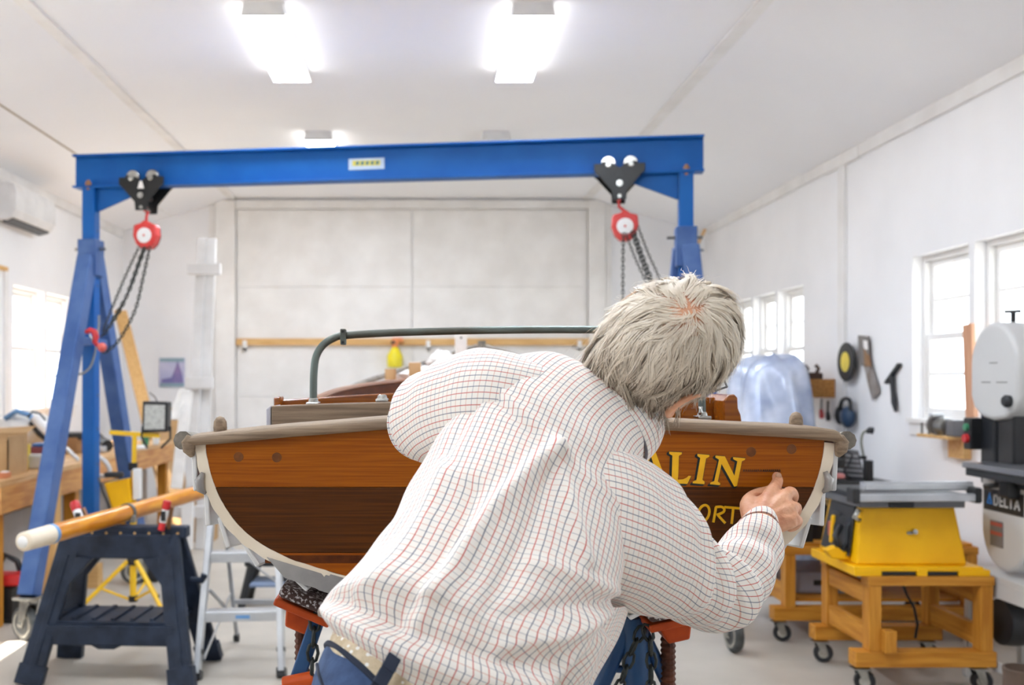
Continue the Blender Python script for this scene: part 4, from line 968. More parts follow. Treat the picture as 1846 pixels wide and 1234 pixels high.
# ------------------------------------------------------------------ orange and blue boat stands
def stand(label, hd, tilt, sx_):
    t = thing('boat_stand', label, 'boat stand', (hd.x, hd.y, 0), 'orange and blue screw stands under the boat')
    R = Matrix.Rotation(tilt, 3, 'Y')
    def q(x, y, z): return hd+R @ V((x, y, z))
    MB().box(q(0, 0, 0), (.115, .2, .024), R).build('pad', 'carpet', t, bevel=.008)
    MB().box(q(0, 0, -.026), (.12, .18, .016), R).build('pad_plate', 'orange', t, bevel=.004)
    MB().prism([q(x, -.05, z) for x, z in ((-.035, -.037), (.035, -.037), (.022, -.075), (-.022, -.075))], (0, .1, 0)).build('pad_bracket', 'orange', t, bevel=.004)
    b0 = q(.0, 0, -.08)
    tp = V((b0.x+sx_*.01, b0.y+.01, b0.z)); z1 = .62
    mb = MB(); pts = []; rr = []; n_ = 60
    for i in range(n_): pts.append(tp+V((0, 0, -(tp.z-z1)*i/(n_-1)))); rr.append(.0165 if i % 2 else .0135)
    mb.tube(pts, rr, 12).build('screw', 'rust', t)
    nz = tp.z-.115
    MB().lathe([(.03, 0), (.034, .006), (.034, .022), (.026, .03), (.017, .03)], (tp.x, tp.y, nz-.03), (0, 0, 1), 14).cyl((tp.x-.11*sx_, tp.y-.03, nz-.02), (tp.x+.03*sx_, tp.y, nz-.014), .013, n=10).build('handle_nut', 'orange', t, smooth=40)
    apx = V((tp.x, tp.y, nz-.055))
    MB().cyl(apx+V((0, 0, -.2)), apx, .028, n=14).build('collar_tube', 'stand_blue', t, smooth=40)
    for dx, dy in ((-.3, -.26), (.3, -.26), (-.3, .34), (.3, .34)):
        l = MB().tube([apx+V((dx*.03, dy*.03, -.02)), V((tp.x+dx, tp.y+dy, .02))], .021, 10).build('leg', 'stand_blue', t, smooth=40)
        MB().box((tp.x+dx, tp.y+dy, .006), (.08, .08, .012)).build('foot', 'stand_blue', l, bevel=.002)
    for a, b in (((-.3, -.26), (.3, -.26)), ((.3, -.26), (.3, .34)), ((.3, .34), (-.3, .34)), ((-.3, .34), (-.3, -.26))):
        MB().tube([V((tp.x+a[0]*.7, tp.y+a[1]*.7, apx.z*.3)), V((tp.x+b[0]*.7, tp.y+b[1]*.7, apx.z*.3))], .012, 8).build('brace', 'stand_blue', t, smooth=40)
    return t, q, tp
sL, qL, tL = stand('orange topped boat stand left of the man, with hanging chain', P(562, 1066, 2.08), .40, 1)
tag(chain_mb([P(570, 1106, 2.0), P(566, 1140, 2.0), P(563, 1190, 2.0), P(561, 1260, 2.0), P(560, 1330, 2.0)], .028, .0036, .62).build('chain', 'chain', sL, smooth=0))
MB().bar(P(574, 1112, 2.02), P(532, 1234, 2.02), .03, .02, (0, 1, 0)).bar(P(532, 1234, 2.02), P(505, 1310, 2.02), .03, .02, (0, 1, 0)).build('blue_arm', 'stand_blue', sL, bevel=.003)
MB().cyl(P(510, 1233, 2.0), P(566, 1222, 2.0), .016, n=10).build('orange_handle', 'orange', sL, bevel=.004)
sR, qR, tR = stand('orange topped boat stand under the right side of the boat, below the man\'s sleeve', P(1200, 1082, 2.08), -.22, -1)
tag(chain_mb([P(1163, 1128, 2.0), P(1172, 1150, 2.0), P(1174, 1190, 2.0), P(1173, 1240, 2.0), P(1174, 1330, 2.0)], .026, .0034, .62).build('chain', 'chain', sR, smooth=0))
tag(chain_mb([P(1158, 1130, 2.02), P(1140, 1170, 2.02), P(1118, 1234, 2.02), P(1096, 1300, 2.02)], .026, .0034, .62).build('chain', 'chain', sR, smooth=0))
for a, b, r_ in (((1138, 1110), (1072, 1260), .018), ((1142, 1110), (1150, 1270), .03), ((1150, 1120), (1200, 1225), .014), ((1082, 1204), (1150, 1206), .008)):
    MB().tube([P(*a, 2.1), P(*b, 2.1)], r_, 10).build('blue_arm', 'stand_blue', sR, smooth=40)

# ------------------------------------------------------------------ table saw on its wooden cart
def cart(name, label, x0, x1, y0, y1, zt, lh, loc, castr=.05):
    """cart of four posts on two skids with casters"""
    t = thing(name, label, 'cart', loc)
    zb = castr*2+.025
    for y in (y0, y1):
        MB().span((x0-.06, y-.045, zb), (x1+.02, y+.045, zb+.075)).build('skid', 'cart', t, bevel=.004)
        for x in (x0-.02, x1-.05):
            c = V((x, y, castr))
            k_ = MB().box(c+V((0, 0, castr+.012)), (.08, .07, .006)).build('caster_plate', 'chrome', t)
            w_ = MB().lathe([(.008, -.018), (castr*.9, -.018), (castr, -.01), (castr, .01), (castr*.9, .018), (.008, .018)], c+V((.02, 0, 0)), (.35, .94, 0), 18).build('wheel', 'black', t, smooth=40)
            MB().lathe([(.004, -.02), (castr*.5, -.02), (castr*.5, .02), (.004, .02)], c+V((.02, 0, 0)), (.35, .94, 0), 14).build('hub', 'chrome', w_)
            for s in (-1, 1): fk = MB(); fk.prism([c+V((.02-.008*s*0, s*.027, 0))+V((dx, 0, dz)) for dx, dz in ((-.016, -.012), (.016, -.012), (.0, castr+.01), (-.045, castr+.01))], (0, s*.003, 0)); fk.build('fork', 'chrome', t)
    for x in (x0, x1-.06):
        for y in (y0, y1):
            MB().span((x+.005, y-.04, zb+.075), (x+.065, y+.04, zt)).build('post', 'cart_z', t, bevel=.004)
        MB().span((x+.012, y0+.041, zt-.095), (x+.05, y1-.041, zt-.005)).build('side_rail', 'cart_y', t, bevel=.003)
        MB().span((x+.012, y0+.041, zb+.09), (x+.05, y1-.041, zb+.19)).build('side_rail', 'cart_y', t, bevel=.003)
    for y in (y0, y1):
        MB().span((x0, y-.042, zt+.001), (x1+.01, y+.042, zt+.045)).build('top_rail', 'cart', t, bevel=.003)
    return t, zt+.045
X0, X1, Y0, Y1 = 2.125, 2.72, 4.82, 5.32
tc, zt = cart('saw_cart', 'pine cart on casters carrying the yellow table saw', X0, X1, Y0, Y1, .515, 0, (2.4, 5.07, 0))
MB().span((X0+.06, Y0-.09, .205), (X0+.115, Y0-.03, .31)).build('corner_block', 'cart_z', tc, bevel=.003)
ts = thing('table_saw', 'yellow portable table saw with grey fence on its pine cart', 'table saw', (2.45, 5.07, zt))
bx0, bx1 = P(1542, 0, 4.85).x, P(1742, 0, 4.85).x
tx0, tx1 = P(1556, 0, 4.87).x, P(1722, 0, 4.87).x
zb, ztp = zt+.045, P(0, 908, 4.87).z
rg = [[V((bx0, 4.84, zb)), V((bx1, 4.84, zb)), V((bx1, 5.3, zb)), V((bx0, 5.3, zb))], [V((tx0, 4.88, ztp)), V((tx1, 4.88, ztp)), V((tx1, 5.27, ztp)), V((tx0, 5.27, ztp))]]
MB().rings(rg).build('body', 'yellow', ts, bevel=.01)
MB().prism([(bx0-.004, 4.90, zb+.03), (bx0-.004, 5.24, zb+.03), (tx0-.004, 5.22, ztp-.02), (tx0-.004, 4.93, ztp-.02)], (-.012, 0, 0)).build('side_panel', 'black', ts, bevel=.003)
fl = MB(); fl.span((bx0-.03, 4.79, zt+.022), (bx1+.05, 5.33, zt+.045))
for a, b in ((-.03, .10), (.27, .32), (.47, .62)): fl.span((bx0+a, 4.785, zt), (bx0+a+(b-a), 5.33, zt+.03))
fl.build('base_flange', 'yellow', ts, bevel=.004)
MB().span((bx0+.02, 4.8, zt+.002), (bx1, 5.3, zt+.02)).build('base_gap', 'black', ts)
MB().lathe([(.014, 0), (.012, .02), (.001, .021)], P(1647, 957, 4.858), (0, -1, 0), 12).build('front_knob', 'chrome', ts)
MB().box(P(1640, 960, 4.856), (.025, .01, .012)).build('catch', 'steel', ts)
za = P(0, 916, 4.82).z; ap, aq = P(1550, 0, 4.84).x, P(1740, 0, 4.84).x
MB().span((ap, 4.84, za), (aq, 5.32, za+.035)).build('table_apron', 'grey_table', ts, bevel=.004)
MB().span((ap+.14, 4.832, za), (ap+.26, 4.84, za+.03)).build('apron_plate', 'dark_cast', ts, bevel=.002)
MB().span((ap+.005, 4.80, za+.036), (aq+.035, 5.34, za+.062)).build('table_top', 'dark_cast', ts, bevel=.003)  # dark colour stands in for the shade in the gap below the fence
rail0, rail1 = P(1546, 897, 4.78), P(1756, 896, 4.78)
MB().bar(rail0, rail1, .04, .036).build('front_rail', 'alu_sat', ts, bevel=.005)
r2a, r2b = P(1554, 877, 4.86), P(1750, 876, 4.86)
MB().bar(r2a, r2b, .06, .034).build('fence', 'alu', ts, bevel=.006)
MB().bar(r2a+V((0, .002, .02)), r2b+V((0, .002, .02)), .05, .006).build('fence_top', 'alu_sat', ts)
for e, s in ((rail0, -1), (rail1, 1)):
    MB().box(e+V((s*.012, .02, .01)), (.035, .09, .075)).build('rail_end', 'black', ts, bevel=.01)
MB().tube([P(1742, 880, 4.84), P(1762, 890, 4.84), P(1764, 905, 4.84)], .012, 8).build('lock_lever', 'black', ts, smooth=0)
# working side of the saw, towards the left: handles, wheel, motor
MB().lathe([(.02, 0), (.085, .005), (.09, .02), (.07, .026), (.02, .02)], P(1528, 962, 5.02), (-1, -.25, 0), 20).build('hand_wheel', 'black', ts, smooth=40)
MB().tube([P(1516, 948, 4.98), P(1506, 965, 4.95), P(1512, 985, 4.92)], .016, 8).build('crank', 'black', ts, smooth=0)
MB().box(P(1516, 940, 5.1), (.06, .1, .1)).build('switch_box', 'black', ts, bevel=.012)
MB().box(P(1499, 955, 5.15), (.02, .05, .09)).build('switch_paddle', 'label_red', ts, bevel=.004)
MB().tube([P(1540, 935, 4.95), P(1528, 950, 4.95), P(1526, 975, 4.95), P(1518, 992, 4.92)], .012, 8).build('lever', 'dark_cast', ts, smooth=0)
MB().prism([P(x, y, 4.92) for x, y in ((1489, 992), (1508, 984), (1540, 1002), (1540, 1010), (1500, 1006))], (0, .06, 0)).build('side_tray', 'yellow', ts, bevel=.006)
MB().prism([P(x, y, 5.1) for x, y in ((1502, 930), (1512, 925), (1506, 975), (1498, 978))], (0, .03, 0)).build('side_arm', 'yellow', ts, bevel=.004)
MB().tube([P(1549, 918, 4.83), P(1540, 932, 4.83), P(1550, 938, 4.83)], .013, 8).build('corner_clamp', 'chrome', ts, smooth=0)
pcd = thing('saw_power_cord', 'black power cord hanging down inside the pine cart below the table saw', 'cord', P(1626, 1040, 5.1))  # the table saw's own power cord, kept as a separate thing
MB().tube([P(x, y, 5.1) for x, y in ((1626, 1036), (1626, 1048), (1634, 1070), (1648, 1095), (1654, 1125), (1650, 1150))], .007, 6).build('cord_line', 'black', pcd, smooth=0)

# second cart behind, with bucket and black machine bed
t2, z2 = cart('tool_cart', 'second pine cart on casters standing behind the table saw', 2.06, 3.16, 5.75, 6.4, .50, 0, (2.6, 6.1, 0))
MB().span((2.06, 5.74, z2), (3.15, 6.43, z2+.018)).build('shelf_top', 'cart', t2, bevel=.002)
MB().span((2.1, 5.8, .215), (3.1, 6.36, .235)).build('lower_shelf', 'cart', t2)
bk = thing('bucket', 'dark bucket standing on the pine cart behind the table saw', 'bucket', (P(1474, 975, 5.95).x, 5.95, z2+.018))
q = V((P(1474, 975, 5.95).x, 5.95, z2+.018))
MB().lathe([(.001, .004), (.085, .0), (.10, .255), (.106, .26), (.106, .27), (.095, .27), (.08, .01)], q, (0, 0, 1), 24).build('bucket_body', 'bucket', bk, smooth=40)
MB().tube([q+V((math.cos(a)*.105, math.sin(a)*.105-.0, .255-.17*abs(math.sin(a)))) for a in [math.pi*(1+i/10) for i in range(11)]], .004, 6).build('handle', 'steel', bk)
cs = thing('grey_case', 'grey case lying on the lower shelf of the pine cart', 'case', (2.45, 6, .235))
MB().span((2.2, 5.9, .236), (2.62, 6.3, .37)).build('case_body', pm('case_grey', (150, 152, 166), .5), cs, bevel=.02)
MB().span((2.3, 5.895, .29), (2.5, 5.902, .32)).build('case_latch', 'black', cs)
# black machine bed on the stand by the wall
jb = thing('jointer', 'black machine with long grey bed beside the right wall behind the boat', 'machine', (2.75, 6.9, 0))
jl, jr = P(1470, 870, 6.9), P(1600, 866, 6.9)
MB().span((jl.x, 6.75, jl.z-.03), (jr.x, 7.1, jl.z+.02)).build('bed', 'black_metal', jb, bevel=.006)
MB().span((jl.x+.06, 6.8, 0), (jr.x-.06, 7.05, jl.z-.03)).build('stand', 'dark_cast', jb, bevel=.01)
MB().prism([P(x, y, 7.0) for x, y in ((1492, 862), (1560, 862), (1548, 812), (1506, 806))], (0, .03, 0)).build('fence_plate', 'grey_table', jb, bevel=.004)
for k_ in range(5): MB().bar(P(1500+k_*1.5, 818+k_*9, 6.99), P(1546+k_*2.5, 822+k_*9, 6.99), .01, .012).build('fence_rib', 'alu_sat', jb)
MB().box(P(1565, 850, 6.85), (.05, .06, .16)).build('bed_post', 'black', jb, bevel=.006)
MB().box(P(1512, 834, 6.8), (.07, .06, .07)).build('motor_box', 'black', jb, bevel=.01)
MB().tube([P(1516, 800, 6.8), P(1519, 815, 6.8), P(1518, 840, 6.8)], .022, 8).build('upright', 'black', jb, smooth=0)
MB().box(P(1506, 857, 6.78), (.1, .08, .03)).build('red_pad', pm('dull_red', (196, 128, 126), .6), jb, bevel=.006)
MB().tube(cr([tuple(P(*q)) for q in ((1524, 812, 6.8), (1536, 820, 6.8), (1530, 836, 6.8), (1522, 850, 6.8), (1534, 862, 6.8))], 5), .006, 6).build('cable', 'dark_cast', jb, smooth=0)
gl = thing('gooseneck_lamp', 'thin gooseneck lamp rising from the black machine by the wall', 'lamp', P(1558, 828, 6.9))
MB().tube(cr([tuple(P(*q)) for q in ((1560, 850, 6.88), (1557, 824, 6.9), (1553, 800, 6.9), (1554, 784, 6.9), (1560, 777, 6.9), (1567, 775, 6.9))], 5), .009, 8).build('neck', pm('lamp_neck', (120, 120, 108), .5), gl, smooth=0)
MB().tube([P(1562, 778, 6.9), P(1568, 775, 6.9), P(1573, 776, 6.9)], [.014, .022, .026], 10).build('lamp_head', 'black', gl, smooth=0)
MB().box(P(1555, 824, 6.9), (.04, .04, .022)).build('joint', 'black', gl)
mt = thing('white_machine_table', 'pale machine table with rolled fence just right of the boat transom', 'table', (P(1478, 888, 5.6).x, 5.6, z2))
MB().box(P(1473, 884, 5.55), (.26, .42, .05)).build('extension_rail', 'white', mt, bevel=.012)
MB().prism([P(x, y, 5.5) for x, y in ((1478, 892), (1535, 918), (1548, 924), (1548, 930), (1530, 926), (1474, 900))], (0, .12, 0)).build('slanted_plate', 'alu_sat', mt, bevel=.004)
MB().bar((P(1480, 906, 5.6).x, 5.80, P(1478, 906, 5.6).z), (P(1480, 906, 5.6).x, 5.80, z2+.018), .05, .05).build('support_leg', 'dark_cast', mt)

# ------------------------------------------------------------------ band saw
bs = thing('band_saw', 'tall grey band saw with black column at the right edge, its dark table out front', 'band saw', (2.95, 4.8, 0))
FX = 2.79
def B(px, py): Yq = FX*1800/(px-765); return (Yq, EYE-(py-685)*Yq/1800)
yc, hw_ = 4.90, .205
prof = []
for i in range(25):
    a = math.pi*i/24; prof.append((yc+.0-hw_*math.cos(a)*-1, 1.565+.225*math.sin(a)))
prof = [(yc+hw_*math.cos(math.pi*i/24), 1.57+.215*math.sin(math.pi*i/24)) for i in range(25)]
prof += [(yc-hw_, 1.42), (yc-hw_*.86, 1.36), (yc-hw_*.5, 1.315), (yc, 1.30), (yc+hw_*.5, 1.315), (yc+hw_*.86, 1.36), (yc+hw_, 1.42)]
MB().prism([(FX, y, z) for y, z in prof], (.17, 0, 0)).build('upper_wheel_cover', 'saw_grey', bs, bevel=.022, seg=4, smooth=35)
MB().lathe([(.028, 0), (.03, .02), (.022, .03), (.001, .031)], (FX, yc-.14, 1.40), (-1, 0, 0), 16).build('cover_knob', 'dark_cast', bs, smooth=40)
for zz, ya, yb in ((1.585, -.04, .03), (1.49, -.12, -.03), (1.49, .02, .1)): MB().span((FX-.001, yc+ya, zz-.003), (FX+.002, yc+yb, zz+.003)).build('embossed_mark', 'label_grey', bs)
MB().tube([(FX+.1, yc, 1.77), (FX+.1, yc, 1.84)], .012, 8).bar((FX+.1, yc-.05, 1.835), (FX+.1, yc+.06, 1.84), .018, .016).build('tension_handle', 'black', bs)
MB().span((FX+.02, yc+.02, .98), (FX+.15, yc+.15, 1.35)).build('column', 'dark_cast', bs, bevel=.012)
MB().span((FX+.03, yc-.12, 1.02), (FX+.14, yc+.015, 1.34)).build('blade_guard', 'black', bs, bevel=.01)
MB().box((FX-.0, yc+.17, 1.23), (.07, .07, .16)).build('switch_box', 'black', bs, bevel=.006)
MB().lathe([(.02, 0), (.018, .012)], (FX-.035, yc+.17, 1.262), (-1, 0, 0), 12).build('green_button', 'green', bs)
MB().lathe([(.024, 0), (.022, .016)], (FX-.035, yc+.17, 1.205), (-1, 0, 0), 12).build('red_button', 'red', bs)
TX0 = 2.67
MB().span((TX0, 4.45, 1.068), (3.07, 4.96, 1.096)).build('table', 'cast_top', bs, bevel=.004)
MB().span((TX0+.012, 4.46, 1.030), (3.06, 4.95, 1.0675)).build('table_skirt', 'dark_cast', bs, bevel=.004)
MB().span((FX-.02, 4.6, .99), (FX+.16, 4.86, 1.03)).build('trunnion', 'dark_cast', bs, bevel=.01)
MB().box((FX-.02, 4.72, .985), (.07, .09, .09)).build('table_lock', 'black', bs, bevel=.015)
MB().tube([(FX-.02, 4.78, 1.0), (FX-.06, 4.82, .99), (FX-.06, 4.86, .985)], .012, 8).build('lock_lever', 'black', bs)
lp = [(yc+.10, 1.02), (yc+.10, .80)]+[(yc-.09+.19*math.cos(a), .78+.20*math.sin(a)) for a in [-math.pi*i/18 for i in range(19)]]+[(yc-.28, 1.02)]
MB().prism([(FX, y, z) for y, z in lp], (.17, 0, 0)).build('lower_wheel_cover', 'saw_grey', bs, bevel=.015, seg=3, smooth=35)
# name plate: white DELTA and a blue mark on black
def BP(u, v, d): return V((FX-d, yc+.075-u, .862+v))      # u runs along the plate towards the viewer
MB().prism([BP(0, 0, 0), BP(.33, 0, 0), BP(.33, .105, 0), BP(0, .105, 0)], (-.003, 0, 0)).build('name_plate', 'black', bs)
MB().prism([BP(.028, .03, .0031), BP(.078, .03, .0031), BP(.053, .088, .0031)], (-.001, 0, 0)).build('blue_mark', 'logo_blue', bs)
MB().prism([BP(.045, .036, .0042), BP(.061, .036, .0042), BP(.053, .058, .0042)], (-.0006, 0, 0)).build('mark_gap', 'black', bs)
def bl(strokes, u0):
    mb = MB()
    for (a, b) in strokes:
        a, b = V(a), V(b); t = (b-a).normalized()*.0045; n_ = V((-t.y, t.x))
        a, b = a-t, b+t
        mb.prism([BP(u0+q.x, .031+q.y, .0031) for q in (a+n_, b+n_, b-n_, a-n_)], (-.001, 0, 0))
    mb.build('plate_letter', 'logo_white', bs)
w_, h_ = .03, .046
bl([((0, 0), (0, h_)), ((0, h_), (.02, h_)), ((.02, h_), (w_, h_*.7)), ((w_, h_*.7), (w_, h_*.3)), ((w_, h_*.3), (.02, 0)), ((.02, 0), (0, 0))], .092)
bl([((0, 0), (0, h_)), ((0, h_), (w_*.8, h_)), ((0, h_/2), (w_*.7, h_/2)), ((0, 0), (w_*.8, 0))], .140)
bl([((0, 0), (0, h_)), ((0, 0), (w_*.8, 0))], .180)
bl([((w_/2, 0), (w_/2, h_)), ((0, h_), (w_, h_))], .216)
bl([((0, 0), (w_*.6, h_)), ((w_*.6, h_), (w_*1.2, 0)), ((w_*.25, h_*.3), (w_*.95, h_*.3))], .262)
MB().prism([(FX-.001, yc+.02-a, b) for a, b in ((0, .69), (.11, .69), (.11, .815), (0, .815))], (-.002, 0, 0)).build('warning_label', 'label_grey', bs)
for k_, zz in enumerate((.80, .755)): MB().prism([(FX-.0032, yc+.016-a, b) for a, b in ((0, zz-.01), (.10, zz-.01), (.10, zz+.008), (0, zz+.008))], (-.001, 0, 0)).build('label_band', 'label_red', bs)
# stand
MB().span((FX-.045, 4.42, .53), (FX+.24, 5.06, .56)).build('stand_top', 'saw_grey', bs, bevel=.004)
MB().span((FX-.045, 4.42, .455), (FX-.035, 5.06, .53)).build('stand_apron', 'saw_grey', bs, bevel=.003)
for y in (4.44, 5.04):
    for x in (FX-.035, FX+.225):
        s = 1 if y > 4.8 else -1
        MB().bar((x, y, .53), (x+(.02 if x > FX else -.0), y+s*.03, 0), .03, .04, (0, 1, 0)).build('stand_leg', 'saw_grey', bs, bevel=.003)
MB().span((FX-.04, 4.43, .10), (FX-.03, 5.06, .15)).build('stand_rail', 'saw_grey', bs, bevel=.002)
for zz in (.515, .465): MB().lathe([(.007, 0), (.006, .003)], (FX-.046, 5.03, zz), (-1, 0, 0), 8).build('stand_bolt', 'dark_cast', bs)
MB().lathe([(.05, -.06), (.11, -.06), (.115, 0), (.11, .06), (.05, .06)], (FX+.06, 4.84, .33), (1, 0, 0), 20).build('motor', 'black', bs, smooth=40)
fb = thing('tool_pouch', 'brown fabric tool pouch at the lower right corner by the saw stand', 'bag', (P(1836, 1230, 4.25).x, 4.25, 0))
q = P(1838, 1234, 4.25)
MB().lathe([(.06, 0), (.085, .05), (.08, q.z+.03), (.085, q.z+.07), (.075, q.z+.072), (.06, .03)], (q.x+.02, 4.25, 0), (0, 0, 1), 16).build('pouch', 'bag_brown', fb, smooth=50)
MB().box((q.x+.05, 4.2, q.z+.04), (.05, .05, .05)).build('pocket_patch', 'pine', fb, bevel=.006)

# ------------------------------------------------------------------ things on the right wall
def W(px, py, d=.02):
    """a point d metres in front of the right wall"""
    X = XR-d; Yq = X*1800/(px-765); return V((X, Yq, EYE-(py-685)*Yq/1800))
c = W(1527, 652, .05); dk = thing('sanding_disc', 'round black disc with yellow centre hanging on the right wall', 'disc', c)
MB().lathe([(.075, 0), (.15, 0), (.152, .008), (.148, .014), (.075, .014)], c, (-1, 0, 0), 32).build('black_ring', 'black', dk, smooth=40)
MB().lathe([(.001, 0), (.078, 0), (.078, .018), (.001, .019)], c, (-1, 0, 0), 24).build('yellow_centre', 'yellow_disc', dk, smooth=40)
hs = thing('hand_saw', 'old hand saw hanging handle up on the right wall beside the disc', 'saw', W(1570, 660))
MB().prism([W(1553, 640, .02), W(1566, 640, .02), W(1586, 705, .02), W(1573, 722, .02)], (-.004, 0, 0)).build('blade', 'saw_blade', hs)
MB().prism([W(x, y, .018) for x, y in ((1551, 604), (1567, 606), (1569, 640), (1566, 660), (1555, 658), (1552, 640))], (-.022, 0, 0)).build('handle', pm('saw_handle_grey', (126, 120, 116), .6), hs, bevel=.005)
MB().prism([W(x, y, .0405) for x, y in ((1556, 613), (1564, 614), (1565, 630), (1557, 629))], (-.001, 0, 0)).build('handle_gap', 'trim', hs)
MB().prism([W(x, y, .024) for x, y in ((1561, 625), (1568, 640), (1572, 660), (1563, 660))], (-.02, 0, 0)).build('wood_wedge', 'saw_handle', hs, bevel=.003)
bvl = thing('tee_bevel', 'black T shaped tool hanging on the right wall left of the near windows', 'tool', W(1610, 690))
MB().bar(W(1598, 690, .02), W(1622, 656, .02), .02, .035, (1, 0, 0)).build('head', 'black', bvl, bevel=.004)
MB().tube([W(1608, 678, .025), W(1610, 705, .025), W(1612, 725, .025), W(1615, 741, .025)], [.02, .018, .022, .012], 8).build('blade', 'dark_cast', bvl, smooth=40)
em = thing('ear_muffs', 'black ear muffs with dark blue cup hanging on the right wall', 'ear muffs', W(1524, 742, .05))
bd = [W(x, y, .06) for x, y in ((1513, 748), (1514, 735), (1518, 722), (1525, 718), (1532, 722), (1534, 740))]
MB().tube(cr([tuple(q) for q in bd], 4), .016, 8).build('band', 'black', em, smooth=0)
c = W(1528, 751, .06); MB().ball(c, (.05, .085, .085), 16).build('ear_cup', 'ear_blue', em, smooth=0)
c = W(1514, 748, .05); MB().ball(c, (.04, .05, .075), 14).build('ear_cup', 'black', em, smooth=0)
for px, a, b, mt_, nm, lb in ((1481, 718, 762, 'red', 'screwdriver', 'small red handled tool hanging on the wall left of the ear muffs'), (1493, 722, 766, 'black', 'pliers', 'small black tool hanging on the wall beside the ear muffs')):
    t = thing(nm, lb, 'tool', W(px, a, .03))
    MB().tube([W(px, a, .03), W(px-1, (a+b)/2, .03)], .009, 6).build('shaft', 'steel' if mt_ == 'red' else 'black', t)
    MB().tube([W(px-1, (a+b)/2-2, .03), W(px, (a+b)/2+8, .03), W(px, b-8, .03)], [.014, .022, .016], 8).build('handle', mt_, t, smooth=40)
# shelf with moulding planes
sh = thing('plane_shelf', 'short wooden wall shelf holding old planes beside the far windows', 'shelf', W(1490, 690, .15))
yA, yB = W(1506, 680, 0).y, W(1466, 680, 0).y
zA = W(1506, 683, 0).z
MB().span((XR-.30, yA, zA-.02), (XR-.002, yB+.45, zA)).build('shelf_board', 'shelf_wood', sh, bevel=.003)
MB().span((XR-.30, yA, zA-.15), (XR-.002, yA+.03, zA-.02)).build('end_bracket', 'shelf_wood', sh, bevel=.003)
MB().prism([(XR-.30, yB+.3, zA-.02), (XR-.002, yB+.3, zA-.02), (XR-.002, yB+.3, zA-.16)], (0, .03, 0)).build('bracket', 'shelf_wood', sh)
MB().span((XR-.302, yA+.03, zA-.14), (XR-.29, yB+.2, zA-.02)).build('front_board', 'shelf_wood', sh)
for i in range(4):
    y_ = yA+.10+i*.23; x_ = XR-.16
    t = thing('hand_plane', ('old dark hand plane at the near end of the wall shelf', 'second old plane from the near end of the wall shelf', 'third old plane from the near end of the wall shelf', 'old plane at the far end of the wall shelf')[i], 'plane', (x_, y_, zA), 'old planes on the wall shelf')
    MB().prism([(x_-.10, y_, zA), (x_+.10, y_, zA), (x_+.10, y_, zA+.05), (x_+.03, y_, zA+.055), (x_-.03, y_, zA+.055), (x_-.10, y_, zA+.045)], (0, .06, 0)).build('plane_body', 'plane_wood', t, bevel=.004)
    MB().tube([(x_+.06, y_+.03, zA+.05), (x_+.075, y_+.03, zA+.09), (x_+.05, y_+.03, zA+.115)], [.018, .014, .016], 8).build('tote', 'plane_wood', t, smooth=40)
    MB().ball((x_-.06, y_+.03, zA+.07), .022, 10).build('knob', 'black', t, smooth=0)
bl_ = thing('block_plane', 'black iron plane with upright handle overhanging the shelf end at its left', 'plane', W(1440, 668, .3))
c = V((XR-.24, yB+.2, zA)); MB().box(c+V((0, 0, .02)), (.30, .06, .035)).build('sole', 'black', bl_, bevel=.008)
MB().tube([c+V((-.1, 0, .035)), c+V((-.085, 0, .1)), c+V((-.05, 0, .16))], [.02, .016, .02], 8).build('tote', 'black', bl_, smooth=40)
MB().tube([c+V((.05, 0, .035)), c+V((.02, 0, .1)), c+V((.0, 0, .16))], [.02, .02, .012], 8).build('blade', 'dark_cast', bl_, smooth=40)
# wooden strip on the wall and the little shelf by the near windows
tag(MB().bar(W(1752, 752, .05), W(1746, 584, .05), .10, .025, (1, 0, 0)).build('wooden_strip', 'pink_wood', loc=W(1752, 752, .05), bevel=.003), 'reddish wooden strip upright between the near windows', 'strip')
ws = thing('wall_bracket_shelf', 'small pine wall shelf under the near window holding a grinder', 'shelf', W(1730, 790, .06))
ya, yb = W(1755, 0, 0).y, W(1697, 0, 0).y; z0 = W(1725, 786, .08).z
MB().span((XR-.16, ya, z0-.018), (XR-.001, yb, z0)).build('shelf_board', 'pine', ws, bevel=.002)
MB().span((XR-.05, ya+.02, z0-.14), (XR-.001, ya+.2, z0-.018)).build('back_block', 'pine', ws, bevel=.002)
for k_ in range(4): MB().cyl((XR-.14+.01*k_, yb-.03-.07*k_, z0+.001), (XR-.14+.01*k_, yb-.03-.07*k_, z0+.07-.01*(k_ % 2)), .008, n=6).build('bit', 'steel', ws)
gr = thing('grinder', 'small grey grinder sitting on the pine wall shelf under the near window', 'grinder', (XR-.09, (ya+yb)/2, z0))
cy_ = (ya+yb)/2-.02
MB().lathe([(.02, -.06), (.05, -.05), (.055, 0), (.05, .05), (.02, .06)], (XR-.09, cy_, z0+.056), (0, 1, 0), 16).build('motor', 'steel', gr, smooth=40)
MB().lathe([(.01, 0), (.06, 0), (.06, .02), (.01, .02)], (XR-.1, cy_+.07, z0+.06), (0, 1, 0), 18).build('grinding_wheel', 'label_grey', gr, smooth=40)
MB().box((XR-.1, cy_+.08, z0+.12), (.08, .05, .03)).build('guard', 'alu', gr, bevel=.01)
MB().box((XR-.09, cy_-.14, z0+.05), (.08, .1, .1)).build('chuck_box', 'grey_table', gr, bevel=.006)
